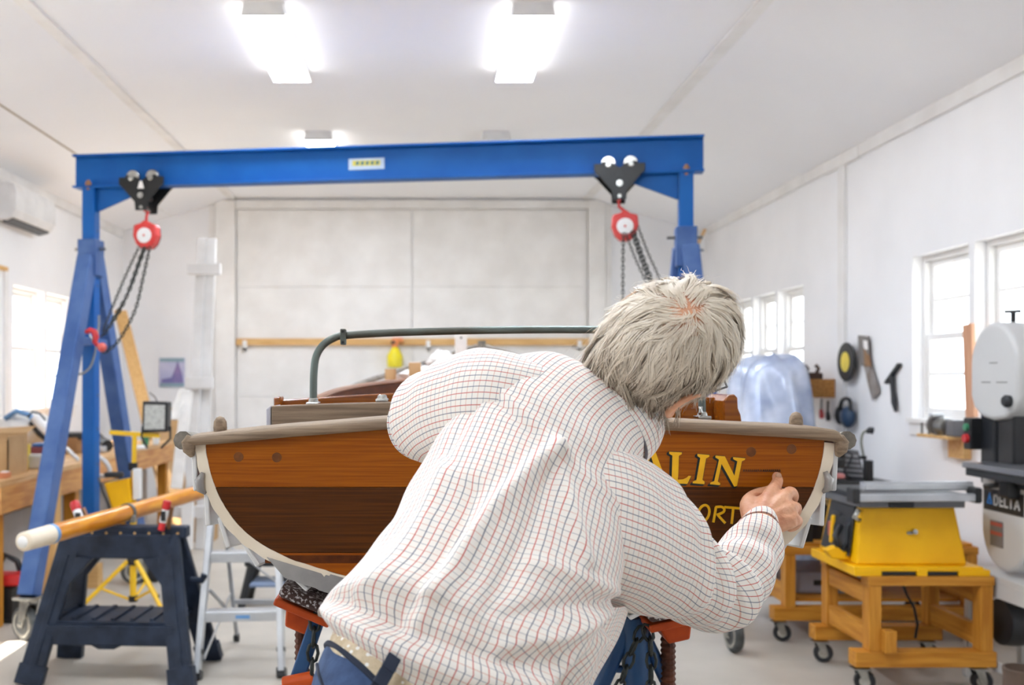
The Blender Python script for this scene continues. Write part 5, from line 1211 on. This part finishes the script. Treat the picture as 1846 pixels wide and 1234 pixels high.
# small bracket high in the far right corner
t = thing('corner_bracket', 'small tan stick bracket high in the far right corner behind the gantry post', 'bracket', P(1262, 432, 11.6))
MB().bar(P(1255, 445, 11.6), P(1271, 413, 11.6), .03, .03).build('stick', 'pine', t)
MB().bar(P(1252, 450, 11.6), P(1268, 451, 11.6), .03, .02).build('peg', 'stand_blue', t)
MB().bar(P(1273, 411, 11.6), P(1273, 455, 11.6), .02, .02).build('upright', 'trim', t)
# crumpled grey plastic sheet over whatever stands under the far windows
ps = thing('plastic_sheet', 'shiny grey-blue plastic sheet draped over a rounded form under the far windows', 'plastic sheet', (P(1395, 760, 7.9).x, 7.9, 0))
cx, cy = P(1392, 0, 7.9).x, 7.9; rg = []
for i in range(22):
    f = i/21
    ring = []
    for k_ in range(40):
        a = 2*math.pi*k_/40
        r = (math.sin(min(1, f*1.25)*math.pi/2)**.7)
        nz = noise.noise(V((math.cos(a)*2.2, math.sin(a)*2.2, f*3)))
        ring.append(V((cx+.33*max(r, .01)**.75*math.cos(a)*(1+.22*nz), cy+.36*max(r, .01)**.75*math.sin(a)*(1+.22*nz), 1.68*(1-f**2.6)+.05*nz*(1-f)+.01)))
    rg.append(ring)
MB().rings(rg).build('sheet', 'plastic_wrap', ps, smooth=0)

# ------------------------------------------------------------------ the man
man = thing('person', 'grey haired man in a checked shirt leaning over and pointing at the gold letters', 'person', (0, 1.3, 0))

def plaid(name, base=(238, 231, 222), ax_=0):
    m = bpy.data.materials.new(name); m.use_nodes = True; nt = m.node_tree; b = nt.nodes['Principled BSDF']
    b.inputs['Roughness'].default_value = .85; b.inputs['Specular IOR Level'].default_value = .2
    b.inputs['Sheen Weight'].default_value = .15
    tc = nt.nodes.new('ShaderNodeTexCoord'); sp = nt.nodes.new('ShaderNodeSeparateXYZ'); nt.links.new(tc.outputs['UV'], sp.inputs[0])
    def math_(op, a, v=None):
        x = nt.nodes.new('ShaderNodeMath'); x.operation = op; nt.links.new(a, x.inputs[0])
        if v is not None:
            if isinstance(v, (int, float)): x.inputs[1].default_value = v
            else: nt.links.new(v, x.inputs[1])
        return x.outputs[0]
    def line(ax, period, phase, width):
        f = math_('FRACT', math_('ADD', math_('DIVIDE', sp.outputs[ax], period), phase))
        d = math_('ABSOLUTE', math_('SUBTRACT', f, .5))
        return math_('LESS_THAN', d, width/period/2)
    col = None
    def over(prev, mask, c, k):
        x = nt.nodes.new('ShaderNodeMix'); x.data_type = 'RGBA'; x.blend_type = 'MIX'
        nt.links.new(math_('MULTIPLY', mask, k), x.inputs[0])
        if prev is None: x.inputs[6].default_value = lin(base)+(1,)
        else: nt.links.new(prev, x.inputs[6])
        x.inputs[7].default_value = lin(c)+(1,); return x.outputs[2]
    p = .0180
    col = over(col, line(1-ax_, p, .0, .0010), (120, 124, 138), .62)
    col = over(col, line(1-ax_, p, .5, .0010), (206, 140, 112), .62)
    col = over(col, line(ax_, p, .0, .00125), (196, 62, 50), .88)
    col = over(col, line(ax_, p, .5, .00125), (78, 86, 112), .82)
    nt.links.new(col, b.inputs['Base Color'])
    return m
M['plaid'] = plaid('checked_shirt'); M['plaid_turn'] = plaid('checked_collar', ax_=1)

def proj(p): return (765+1800*p.x/p.y, 685-1800*(p.z-EYE)/p.y)
def seg_d(x, y, poly):
    best = 1e9
    for (ax_, ay), (bx_, by) in zip(poly, poly[1:]):
        dx, dy = bx_-ax_, by-ay; t = max(0, min(1, ((x-ax_)*dx+(y-ay)*dy)/(dx*dx+dy*dy)))
        d = math.hypot(x-ax_-dx*t, y-ay-dy*t)
        if d < best: best = d
    return best

def loft(name, secs, sub, n, mat, parent, expo=2.3, folds=(), wr=0., wscale=9, wave=None, shell=.0018, u0=0., ret=False, stretch=(1, 1, 1), caps=False, shrink=1., hem=None):
    """garment tube: each section is (x1,y1,x2,y2,Y1,Y2,front,back): its two outline points in the view and its depths"""
    S = [list(q) for q in cr(secs, sub)]; N = len(S)
    want = [((q[0], q[1]), (q[2], q[3])) for q in S]
    for it in range(4):
        Ls = [P(s[0], s[1], s[4]) for s in S]; Rs = [P(s[2], s[3], s[5]) for s in S]
        Cs = [(a+b)/2 for a, b in zip(Ls, Rs)]; rings = []
        for i in range(N):
            t = (Cs[min(i+1, N-1)]-Cs[max(i-1, 0)])
            A = (Rs[i]-Ls[i])/2*shrink
            D = t.cross(A)
            if D.length < 1e-9: D = V((0, 1, 0))
            D.normalize()
            if D.y < 0: D = -D
            ring = []
            for j in range(n+1):
                th = math.pi/2+2*math.pi*j/n
                c, s_ = math.cos(th), math.sin(th); e = 2/expo
                cc = math.copysign(abs(c)**e, c); ss = math.copysign(abs(s_)**e, s_)
                ring.append(Cs[i]+A*cc+D*ss*(S[i][6] if s_ > 0 else S[i][7])*shrink)
            rings.append((ring, Cs[i], D))
        if ret or it == 3: break
        for i in range(N):          # keep the drawn outline: pull the section in until its outline meets the measured points
            (x0, y0), (x1, y1) = want[i]; dx, dy = x1-x0, y1-y0; l = math.hypot(dx, dy)
            if l < 1: continue
            dx /= l; dy /= l
            pr_s = [((a-x0)*dx+(b-y0)*dy) for a, b in map(proj, rings[i][0])]
            mn, mx = min(pr_s), max(pr_s)-l
            S[i][0] -= dx*mn; S[i][1] -= dy*mn; S[i][2] -= dx*mx; S[i][3] -= dy*mx
    if ret: return rings
    vs = []; uv = []; v = 0; k0 = n//2
    for i, (ring, c, D) in enumerate(rings):
        if i: v += (ring[k0]-rings[i-1][0][k0]).length
        cum = [0]
        for a, b in zip(ring, ring[1:]): cum.append(cum[-1]+(b-a).length)
        for j, p in enumerate(ring):
            jj = j % n
            r = (p-c); nrm = r.normalized(); d = 0
            if wr:
                q = ring[jj]
                d += wr*noise.noise(V((q.x*wscale*stretch[0], q.y*wscale*stretch[1], q.z*wscale*stretch[2])))
                d += wr*.45*noise.noise(V((q.x*wscale*2.3+9, q.y*wscale*2.3, q.z*wscale*2.3)))
            if wave: d += wave(i/(N-1), math.pi/2+2*math.pi*jj/n)
            if folds and (j/n > .2 and j/n < .8):
                x, y = proj(p)
                for poly, amp, wd in folds:
                    dd = seg_d(x, y, poly)
                    if dd < wd*3: d += 1.7*amp*math.exp(-(dd/wd)**2)
            vs.append(p+nrm*d); uv.append((cum[j]-cum[k0]+u0, v))
    me = bpy.data.meshes.new(name); m = n+1
    fs = [(i*m+j, i*m+j+1, (i+1)*m+j+1, (i+1)*m+j) for i in range(N-1) for j in range(n)]
    o0 = ORG[parent]
    me.from_pydata([tuple(q-o0) for q in vs], [], fs)
    ul = me.uv_layers.new(name='UVMap')
    for f in me.polygons:
        for li, vi in zip(f.loop_indices, f.vertices): ul.data[li].uv = uv[vi]
    me.polygons.foreach_set('use_smooth', [True]*len(me.polygons))
    me.materials.append(M[mat])
    b = bmesh.new(); b.from_mesh(me); bmesh.ops.remove_doubles(b, verts=b.verts, dist=1e-5); bmesh.ops.recalc_face_normals(b, faces=b.faces); b.to_mesh(me); b.free()
    o = bpy.data.objects.new(name, me); C.objects.link(o); o.parent = parent; ORG[o] = o0
    if shell:
        sd = o.modifiers.new('cloth', 'SOLIDIFY'); sd.thickness = shell; sd.offset = -1
    return o

# --- shirt body
TORSO = [
 (618, 1124, 978, 1292, 1.285, 1.27, .10, .094),
 (598, 1106, 1000, 1278, 1.285, 1.27, .112, .112),
 (590, 1080, 1030, 1262, 1.295, 1.28, .125, .135),
 (636, 1036, 1072, 1216, 1.33, 1.30, .125, .135),
 (700, 955, 1100, 1128, 1.38, 1.34, .125, .13),
 (742, 872, 1118, 1044, 1.43, 1.38, .125, .128),
 (788, 790, 1132, 960, 1.48, 1.42, .12, .118),
 (846, 708, 1144, 880, 1.53, 1.46, .11, .105),
 (915, 658, 1150, 826, 1.56, 1.50, .09, .085),
 (990, 660, 1150, 790, 1.575, 1.54, .07, .052),
 (1046, 680, 1152, 772, 1.585, 1.56, .056, .032)]
FOLDS = [
 ([(1004, 808), (968, 836), (905, 900), (830, 990), (770, 1070)], .0095, 17),
 ([(1006, 810), (1018, 862), (1036, 940), (1050, 1010)], .006, 13),
 ([(996, 850), (970, 920), (930, 1010), (890, 1090)], -.007, 26),
 ([(845, 655), (915, 715), (970, 764), (1006, 810)], .0035, 10),
 ([(1006, 812), (1070, 868), (1130, 920)], .0035, 12),
 ([(838, 668), (906, 728), (962, 776)], -.003, 9),
 ([(648, 1078), (712, 1010), (770, 930), (800, 850)], .006, 17),
 ([(700, 1120), (760, 1050), (826, 960), (850, 880)], -.006, 18),
 ([(745, 1130), (810, 1050), (868, 960)], .004, 14),
 ([(600, 1112), (660, 1140), (740, 1180), (840, 1215), (940, 1234)], .010, 20),
 ([(630, 1082), (720, 1130), (820, 1170), (930, 1190)], -.006, 18),
 ([(1112, 1070), (1040, 1040), (950, 1010)], .005, 13),
 ([(1112, 1086), (1020, 1090), (920, 1110)], -.006, 16),
 ([(1100, 1108), (1010, 1150), (900, 1170)], .007, 16),
 ([(1088, 1150), (1010, 1205), (950, 1240)], .010, 15),
 ([(1110, 1120), (1046, 1186), (1000, 1234)], -.010, 14),
 ([(1150, 850), (1170, 930), (1140, 1010), (1116, 1080)], -.004, 9),
 ([(868, 650), (850, 730), (800, 815)], -.004, 9),
 ([(940, 690), (1000, 740), (1080, 800)], .003, 22)]
shirt = loft('shirt', TORSO, 11, 150, 'plaid', man, 2.1, FOLDS, .007, 8, stretch=(1, .6, .8))

# --- sleeves
RS = [
 (1010, 770, 1000, 1060, 1.47, 1.41, .06, .085),
 (1070, 788, 1055, 1078, 1.47, 1.41, .07, .10),
 (1124, 814, 1104, 1092, 1.475, 1.42, .07, .092),
 (1174, 846, 1150, 1102, 1.49, 1.45, .068, .08),
 (1200, 884, 1200, 1112, 1.515, 1.485, .064, .07),
 (1202, 934, 1258, 1126, 1.54, 1.51, .062, .062),
 (1214, 988, 1318, 1132, 1.57, 1.55, .062, .058),
 (1252, 1004, 1368, 1098, 1.61, 1.60, .058, .056),
 (1286, 984, 1394, 1046, 1.65, 1.645, .052, .052),
 (1312, 957, 1400, 1004, 1.69, 1.685, .046, .046),
 (1326, 943, 1399, 980, 1.72, 1.715, .042, .042)]
def rwave(f, th):
    k = math.exp(-((f-.60)/.20)**2)
    return .013*k*math.sin(f*52+1.6*math.sin(th*1.0+.4))*(.55+.45*math.cos(th-4.4))+.0025*math.sin(f*24+2*math.sin(th))
sl = loft('sleeve', RS, 12, 96, 'plaid', shirt, 2.1, (), .006, 11, rwave, u0=.02, stretch=(.8, .8, 1.2))
LS = [
 (1000, 660, 960, 840, 1.52, 1.46, .07, .07),
 (930, 636, 895, 840, 1.535, 1.475, .075, .085),
 (872, 630, 850, 836, 1.55, 1.495, .075, .08),
 (818, 645, 812, 832, 1.575, 1.53, .072, .072),
 (780, 672, 785, 832, 1.61, 1.575, .066, .062),
 (766, 700, 778, 826, 1.655, 1.64, .058, .052),
 (778, 722, 792, 814, 1.71, 1.71, .050, .046),
 (800, 736, 815, 806, 1.76, 1.76, .044, .042),
 (826, 742, 840, 798, 1.80, 1.80, .038, .038),
 (858, 742, 868, 790, 1.835, 1.835, .034, .034)]
def lwave(f, th): return .006*math.exp(-((f-.55)/.16)**2)*math.sin(f*46+1.2*math.sin(th))+.002*math.sin(f*20+th)
loft('sleeve', LS, 12, 84, 'plaid', shirt, 2.1, (), .005, 11, lwave, u0=.02)
CU = [(1328, 942, 1399, 978, 1.722, 1.717, .0435, .0435), (1333, 938, 1397, 970, 1.735, 1.73, .043, .043), (1338, 934, 1394, 961, 1.752, 1.748, .041, .041)]
loft('cuff', CU, 5, 64, 'plaid', shirt, 2.0, (), .0012, 20, None, .003, u0=.005)
loft('cuff', [(850, 742, 862, 789, 1.835, 1.835, .037, .037), (884, 742, 894, 785, 1.85, 1.85, .034, .034)], 5, 48, 'plaid', shirt, 2.0, (), 0, 20, None, .003)
# --- collar: fall outside, stand inside, turned point on the right
CO = [(1014, 688, 1158, 830, 1.57, 1.52, .08, .082), (1028, 670, 1178, 808, 1.578, 1.53, .076, .074), (1042, 656, 1188, 786, 1.585, 1.54, .070, .054), (1054, 652, 1186, 772, 1.59, 1.555, .062, .040), (1062, 660, 1178, 774, 1.59, 1.56, .054, .032)]
loft('collar', CO, 6, 90, 'plaid_turn', shirt, 2.1, (), .0018, 12, None, .005)
hangs = [(1120, 1092), (1128, 1098), (1096, 1160), (1062, 1236), (1020, 1300), (960, 1300), (1040, 1180)]
# loose front edge of the shirt hanging on the right, below the arm
fl = []
A_ = cr([(1088, 1090, 1.33), (1060, 1150, 1.30), (1020, 1220, 1.28), (985, 1300, 1.27)], 8); B_ = cr([(1131, 1098, 1.44), (1112, 1150, 1.42), (1066, 1234, 1.41), (1040, 1310, 1.40)], 8)
vs = []; uv = []
for i, (a, b) in enumerate(zip(A_, B_)):
    a, b = P(*a), P(*b)
    for j in range(13):
        t = j/12; q = a.lerp(b, t); q = q+V((.0, -.008*math.sin(t*math.pi*2.4+i*.1), 0))+V((.012*math.sin(t*math.pi), 0, 0)); vs.append(q); uv.append((t*.12, i*.0095))
mb = MB(); mb.add(vs, [(i*13+j, i*13+j+1, i*13+j+14, i*13+j+13) for i in range(len(A_)-1) for j in range(12)])
o = mb.build('shirt_front', 'plaid', shirt, smooth=0)
ul = o.data.uv_layers.new(name='UVMap')
for f in o.data.polygons:
    for li, vi in zip(f.loop_indices, f.vertices): ul.data[li].uv = uv[vi]
sd = o.modifiers.new('cloth', 'SOLIDIFY'); sd.thickness = .002

# --- belt and jeans
belt_m = pm('woven_belt', (214, 196, 166), .8, col2=(196, 176, 144), vs=90, bump=.6, bs=220)
nt = belt_m.node_tree; vo = nt.nodes.new('ShaderNodeTexVoronoi'); vo.inputs['Scale'].default_value = 105
tc = [n_ for n_ in nt.nodes if n_.type == 'TEX_COORD'][0]; nt.links.new(tc.outputs['Object'], vo.inputs['Vector'])
lt = nt.nodes.new('ShaderNodeMath'); lt.operation = 'LESS_THAN'; lt.inputs[1].default_value = .27; nt.links.new(vo.outputs['Distance'], lt.inputs[0])
mx = nt.nodes.new('ShaderNodeMix'); mx.data_type = 'RGBA'; nt.links.new(lt.outputs[0], mx.inputs[0])
rp = [n_ for n_ in nt.nodes if n_.type == 'VALTORGB'][0]; nt.links.new(rp.outputs[0], mx.inputs[6]); mx.inputs[7].default_value = (.86, .84, .8, 1)
nt.links.new(mx.outputs[2], nt.nodes['Principled BSDF'].inputs['Base Color'])
M['belt'] = belt_m
BELT = [(604, 1180, 834, 1450, 1.27, 1.255, .095, .100), (594, 1158, 858, 1426, 1.272, 1.257, .101, .110), (604, 1132, 905, 1380, 1.278, 1.262, .100, .110), (622, 1104, 950, 1320, 1.283, 1.266, .088, .09)]
belt = loft('belt', BELT, 5, 96, 'belt', man, 2.3, (), .001, 14, None, .003)
JT = [(590, 1158, 850, 1452, 1.271, 1.256, .107, .119), (578, 1182, 838, 1476, 1.265, 1.25, .112, .126), (560, 1234, 828, 1520, 1.255, 1.245, .122, .136), (542, 1310, 824, 1560, 1.25, 1.245, .128, .142), (536, 1400, 830, 1600, 1.25, 1.25, .12, .135), (560, 1490, 822, 1630, 1.255, 1.255, .10, .11)]
jeans = loft('jeans', JT, 8, 96, 'denim', man, 2.3, (), .002, 9, None, .003)
top_ = [jeans.data.vertices[i].co+ORG[jeans] for i in range(96)]
MB().tube(top_, .0042, 6, closed=True).build('waistband', 'denim_dark', jeans, smooth=0)
lp = [P(712, 1182, 1.165), P(698, 1208, 1.15), P(682, 1236, 1.135), P(664, 1266, 1.13)]
MB().bar(lp[0], lp[1], .017, .005, (.2, -1, .2)).bar(lp[1], lp[2], .017, .005, (.2, -1, .2)).bar(lp[2], lp[3], .017, .005, (.2, -1, .2)).build('belt_loop', 'denim_dark', jeans, bevel=.0015)
MB().tube([P(x, y, Yq) for x, y, Yq in ((571, 1196, 1.215), (574, 1214, 1.195), (582, 1236, 1.175), (596, 1268, 1.16))], .0022, 6).build('pocket_seam', 'denim_dark', jeans, smooth=0)
hipL, hipR = V((-.09, 1.26, .93)), V((.065, 1.255, .90))
kneeL, kneeR = V((-.135, 1.33, .51)), V((.10, 1.33, .50)); ankL, ankR = V((-.15, 1.24, .09)), V((.13, 1.26, .09))
for h, k_, a in ((hipL, kneeL, ankL), (hipR, kneeR, ankR)):
    mb = MB(); mb.tube(cr([tuple(h+V((0, 0, .12))), tuple(h), tuple(h.lerp(k_, .5)), tuple(k_), tuple(k_.lerp(a, .5)), tuple(a+V((0, 0, -.01)))], 5), [.075+.02*min(i/5, 1) if i < 5 else .095-.036*(i-5)/20 for i in range(26)], 24)
    mb.build('trouser_leg', 'denim', jeans, smooth=0)
for a in (ankL, ankR):
    s_ = MB(); rg = []
    for i in range(11):
        f = i/10; y = a.y-.075+.29*f; wd = .034+.014*math.sin(f*math.pi)+.006*math.sin(f*math.pi*2-1); hh = .085*(1-f**1.3)+.035 if f < 1 else .02
        if i in (0, 10): wd *= .55; hh *= .6
        rg.append([V((a.x+wd*math.cos(t), y, max(0, hh*.5+hh*.5*math.sin(t)))) for t in [2*math.pi*k/16 for k in range(16)]])
    s_ = s_.rings(rg).build('shoe', 'shoe', man, smooth=0)

# --- the body: one continuous surface
HC = P(1203, 622, 1.50)
Hf = V((.75, .65, .0)).normalized(); Hr = V((.35, -.40, -.85)); Hr = (Hr-Hf*Hr.dot(Hf)).normalized(); Hu = Hr.cross(Hf).normalized()
if Hu.z < 0: Hu = -Hu
def HH(f, r, u): return HC+Hf*f+Hr*r+Hu*u
RH = Matrix((Hf, Hr, Hu)).transposed()
AX = (.098, .078, .104)
bd = MB()
trs = loft('x', TORSO, 2, 32, 'skin', man, 2.3, ret=True, shrink=.79)
bd.rings([r[0][:-1] for r in trs])
bd.rings([r[0][:-1] for r in loft('x', JT, 2, 32, 'skin', man, 2.3, ret=True, shrink=.76)])
bd.rings([r[0][:-1] for r in loft('x', BELT, 2, 32, 'skin', man, 2.3, ret=True, shrink=.78)])
nb = (P(1050, 676, 1.585)+P(1176, 768, 1.56))/2
bd.tube([nb-(HH(-.02, 0, -.08)-nb)*.8, nb, nb.lerp(HH(-.02, 0, -.08), .55), HH(-.015, 0, -.06)], [.075, .062, .056, .06], 20)
bd.ball(HC, AX, 24, RH)
bd.ball(HH(.03, 0, -.055), (.066, .060, .07), 18, RH)           # face and jaw
bd.ball(HH(.055, 0, -.105), (.032, .032, .022), 14, RH)          # chin
bd.ball(HH(.088, 0, .012), (.02, .045, .014), 12, RH)           # brow
bd.tube([HH(.092, 0, .0), HH(.108, 0, -.022), HH(.118, 0, -.042), HH(.100, 0, -.05)], [.008, .010, .013, .012], 10)   # nose
for s in (-1, 1):
    bd.ball(HH(.075, s*.04, -.035), (.018, .018, .016), 10, RH)  # cheek bones
    bd.ball(HH(.102, s*.010, -.045), .0085, 8, RH)
    # ear: bowl with a rim
    e0 = HH(-.004, s*.082, -.022)
    bd.ball(e0, (.017, .007, .028), 12, RH)
    rim = [e0+Hf*(.017*math.cos(t))+Hu*(.031*math.sin(t))+Hr*s*(.010 if math.cos(t) < .3 else .003) for t in [math.pi*2*i/14 for i in range(14)]]
    bd.tube(rim, .0055, 7, closed=True)
bd.tube([HH(.100, -.024, -.074), HH(.106, 0, -.070), HH(.100, .024, -.074)], .007, 8)
bd.tube([HH(.098, -.020, -.083), HH(.104, 0, -.083), HH(.098, .020, -.083)], .008, 8)
# arms inside the sleeves
def mid(s): return (P(s[0], s[1], s[4])+P(s[2], s[3], s[5]))/2
def arm(S, n_end, wr_, r0, r1):
    pts = [mid(s) for s in S]; pts.append(wr_)
    N = len(pts); bd.tube(pts, [r0+(r1-r0)*i/(N-1) for i in range(N)], 18)
WR = P(1366, 952, 1.765); arm(RS, 0, WR, .056, .029)
WL = P(905, 764, 1.862); arm(LS, 0, WL, .05, .027)
# legs
for h, k_, a in ((hipL, kneeL, ankL), (hipR, kneeR, ankR)):
    bd.tube([h+V((0, 0, .08)), h.lerp(k_, .5), k_, k_.lerp(a, .35), a, a+V((0, 0, -.03))], [.072, .066, .05, .05, .035, .035], 16)
    bd.tube([a+V((0, -.03, -.05)), a+V((0, .08, -.06)), a+V((0, .16, -.07))], [.028, .028, .016], 12)
# right hand: index finger extended onto the wood, the rest curled under
def fing(pts, rs): bd.tube(cr([tuple(p) for p in pts], 3), [rs[0]+(rs[-1]-rs[0])*i/(3*(len(pts)-1)) for i in range(3*(len(pts)-1)+1)], 10); bd.ball(pts[-1], rs[-1]*1.0, 8)
iM, mM, rM, pM = P(1384, 897, 1.815), P(1408, 902, 1.805), P(1424, 917, 1.79), P(1431, 938, 1.775)
fing([WR.lerp(iM, .4), iM, P(1397, 877, 1.855), P(1402, 866, 1.877), P(1400, 858, 1.889)], [.014, .0092])
fing([mM, P(1424, 886, 1.838), P(1431, 896, 1.868), P(1424, 908, 1.872)], [.0125, .0088])
fing([rM, P(1435, 914, 1.832), P(1433, 926, 1.858), P(1424, 932, 1.852)], [.0118, .0085])
fing([pM, P(1438, 938, 1.812), P(1433, 948, 1.838), P(1424, 952, 1.832)], [.0108, .0078])
tC, tM = P(1352, 936, 1.785), P(1346, 908, 1.815)
fing([WR.lerp(tC, .5), tC, tM, P(1360, 892, 1.846), P(1384, 884, 1.868)], [.016, .0095])
for q, r0, r1 in ((iM, .022, .0145), (mM, .022, .0142), (rM, .022, .0135), (pM, .02, .0125), (tM, .020, .0135)):
    bd.tube([WR, WR.lerp(q, .5), q], [r0*1.0, (r0+r1)/2+.001, r1], 12)
bd.ball(P(1388, 925, 1.80), (.034, .022, .026), 14, Matrix.Rotation(.5, 3, 'Y'))
for a, b in ((iM, mM), (mM, rM), (rM, pM)): bd.tube([a, a.lerp(b, .5), b], [.0125, .0115, .012], 8)
bd.tube([tM, tM.lerp(iM, .5), iM], [.011, .0085, .011], 8)
# raised tendons over the back of the hand
for q in (iM, mM, rM, pM):
    n_ = V((-.15, -.72, .68)); bd.tube([WR.lerp(q, .35)+n_*.017, WR.lerp(q, .7)+n_*.0155, q+n_*.009], [.003, .0035, .004], 6)
# left hand lying on the cap rail, four fingers and thumb
lM = [P(930, 752, 1.875+.0), P(932, 758, 1.885), P(930, 764, 1.868), P(926, 769, 1.855)]
bd.tube([WL, P(918, 758, 1.87)], [.024, .028], 12)
for i in range(4):
    b0 = P(926, 752+4*i, 1.888-.010*i); L_ = (.075, .082, .076, .06)[i]
    fing([b0, b0+V((L_*.45, .018, .006)), b0+V((L_*.8, .03, -.004)), b0+V((L_, .034, -.012))], [.010, .0075])
fing([P(908, 758, 1.88), P(915, 746, 1.91), P(930, 742, 1.93)], [.012, .009])
body = bd.build('body', 'skin', man)
rm = body.modifiers.new('one_surface', 'REMESH'); rm.mode = 'VOXEL'; rm.voxel_size = .0034; rm.use_smooth_shade = True
sm = body.modifiers.new('soften', 'SMOOTH'); sm.factor = .5; sm.iterations = 4
# nail of the pointing finger, eyes, glasses
nl = MB(); c = P(1402, 860.5, 1.876); nl.ball(c+V((-.0, -.004, .0045)), (.0058, .0045, .0058), 10); nl.build('finger_nail', 'nail', man, smooth=0)
for s in (-1, 1):
    e = MB().ball(HH(.080, s*.031, -.012), .0118, 14).build('eye', 'eye', man, smooth=0)
    MB().ball(HH(.0885, s*.031, -.013), .0048, 8).build('iris', 'ear_blue', e, smooth=0)
gl = None
for s in (-1, 1):
    ring = [HH(.116, s*.034+.023*math.cos(t), -.016+.019*math.sin(t)) for t in [2*math.pi*i/20 for i in range(20)]]
    g_ = MB().tube(ring, .0015, 6, closed=True).build('glasses_rim', 'frame_dark', man, smooth=0)
    MB().prism(ring, Hf*.0008).build('spectacle_lens', 'lens', g_)
    MB().tube([HH(.116, s*.057, -.008), HH(.110, s*.070, -.006), HH(.06, s*.080, -.004), HH(.005, s*.086, -.002), HH(-.012, s*.084, -.016)], .0017, 6).build('temple_arm', 'frame_dark', g_, smooth=0)
MB().tube([HH(.117, -.011, -.012), HH(.121, 0, -.006), HH(.117, .011, -.012)], .0015, 6).build('glasses_bridge', 'frame_dark', man, smooth=0)

# --- hair: combed strands growing from a whorl at the crown
random.seed(21)
WH = V((-.056, .004, .090))
def ell(q, off):
    """local head point pushed onto the scalp plus off"""
    a = V((q.x/AX[0], q.y/AX[1], q.z/AX[2])); a.normalize()
    n_ = V((a.x/AX[0], a.y/AX[1], a.z/AX[2])).normalized()
    return V((a.x*AX[0], a.y*AX[1], a.z*AX[2]))+n_*off, n_
GR = V((Hf.dot(V((0, 0, -1))), Hr.dot(V((0, 0, -1))), Hu.dot(V((0, 0, -1)))))
def grows(d):
    f, r, u = d
    if f > .45: return u > .42
    if f > .0: return u > (.12 if r > .5 else -.3)
    if f > -.3: return u > (-.30 if r > .5 else -.45)
    return u > -.95
def rnd():
    return V((random.gauss(0, 1), random.gauss(0, 1), random.gauss(0, 1))).normalized()
STEPS = 8
def guide(d):
    q, n_ = ell(V((d.x*AX[0], d.y*AX[1], d.z*AX[2])), 0)
    dw = (q-WH).length
    L = random.uniform(.065, .105)
    if d.x < -.2 and d.z < -.1: L *= 1.15
    if dw < .03: L *= .75
    if d.x < -.2 and d.z < -.3: L *= .95
    if d.x > -.35 and d.y > .35 and d.z < .35: L *= .50
    jit = V((random.gauss(0, 1), random.gauss(0, 1), random.gauss(0, 1)))*.30
    ph, am = random.uniform(0, 6.28), random.uniform(.1, .55)
    out = [q]; p = q
    for k in range(STEPS):
        p_, n_ = ell(p, 0)
        away = p_-WH; away = away-n_*away.dot(n_)
        away = away.normalized() if away.length > 1e-5 else V((1, 0, 0))
        g = GR-n_*GR.dot(n_)
        sd_ = n_.cross(away)
        t = away*(1.0 if dw < .07 else .75)+g*(.2+.7*min(1, dw/.12))*.9+jit+sd_*(am*math.sin(ph+k*.75))+sd_*.5*math.exp(-dw/.035)
        t = t-n_*t.dot(n_); t.normalize(); p = p_+t*(L/STEPS); out.append(p)
    return dict(d=d, pts=out, lift=random.random()**1.5, tone=random.gauss(0, 1), dw=dw, flare=random.random())
GD = []
while len(GD) < 520:
    d = rnd()
    if grows(d): GD.append(guide(d))
vs = []; fs = []; mi = []
def strand(d, layer, fly=False):
    q0 = V((d.x*AX[0], d.y*AX[1], d.z*AX[2]))
    g = min(GD, key=lambda l: (l['d']-d).length_squared)
    dl = q0-g['pts'][0]
    dw = (q0-WH).length
    base = .003+.007*layer; lift = .012*g['lift']*min(1, (g['dw']/.065)**1.5)
    cl_ = random.uniform(.45, .8); cut = random.uniform(.72, 1.0)
    w0 = random.uniform(.0004, .0008)*(.65 if dw < .035 else 1)
    jx = V((random.gauss(0, 1), random.gauss(0, 1), random.gauss(0, 1)))*.0022
    pts = []; nn = []
    low = d.z < -.25 and d.x < .1
    for k in range(STEPS+1):
        f = k/STEPS; x = f*cut*STEPS; i = min(int(x), STEPS-1); a = g['pts'][i].lerp(g['pts'][i+1], x-i)
        off = base*min(1, f*2.2+.3)+lift*f*(1.25-f*.5)+(random.uniform(.004, .012)*f*f if fly else 0)+((.018+.026*g['flare'])*f*f if low else 0)+(.009*f if d.y < -.35 and d.x > -.4 else 0)
        p, n_ = ell(a+dl*(1-cl_*f)+jx*f, off)
        pts.append(p); nn.append(n_)
    k0 = len(vs)
    for k in range(STEPS+1):
        t = (pts[min(k+1, STEPS)]-pts[max(k-1, 0)]).normalized(); side_ = t.cross(nn[k]).normalized()
        wd = w0*(1-.75*(k/STEPS)**2)
        for s in (-1, 1): vs.append(HC+RH @ (pts[k]+side_*wd*s))
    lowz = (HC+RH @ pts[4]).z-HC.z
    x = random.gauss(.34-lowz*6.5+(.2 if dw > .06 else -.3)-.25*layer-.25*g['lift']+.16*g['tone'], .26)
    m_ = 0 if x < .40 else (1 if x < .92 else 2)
    for k in range(STEPS):
        a = k0+2*k; fs.append((a, a+1, a+3, a+2)); mi.append(m_)
cnt = 0
while cnt < 21000:
    d = rnd()
    if not grows(d): continue
    w_d = (V((d.x*AX[0], d.y*AX[1], d.z*AX[2]))-WH).length
    if random.random() > min(1, .36+(w_d/.07)**1.3): continue
    strand(d, random.random(), random.random() < .07); cnt += 1
hm = MB(); hm.v = vs; hm.f = fs; hm.m = mi
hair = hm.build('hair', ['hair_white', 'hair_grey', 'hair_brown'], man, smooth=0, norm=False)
hair['kind'] = 'stuff'
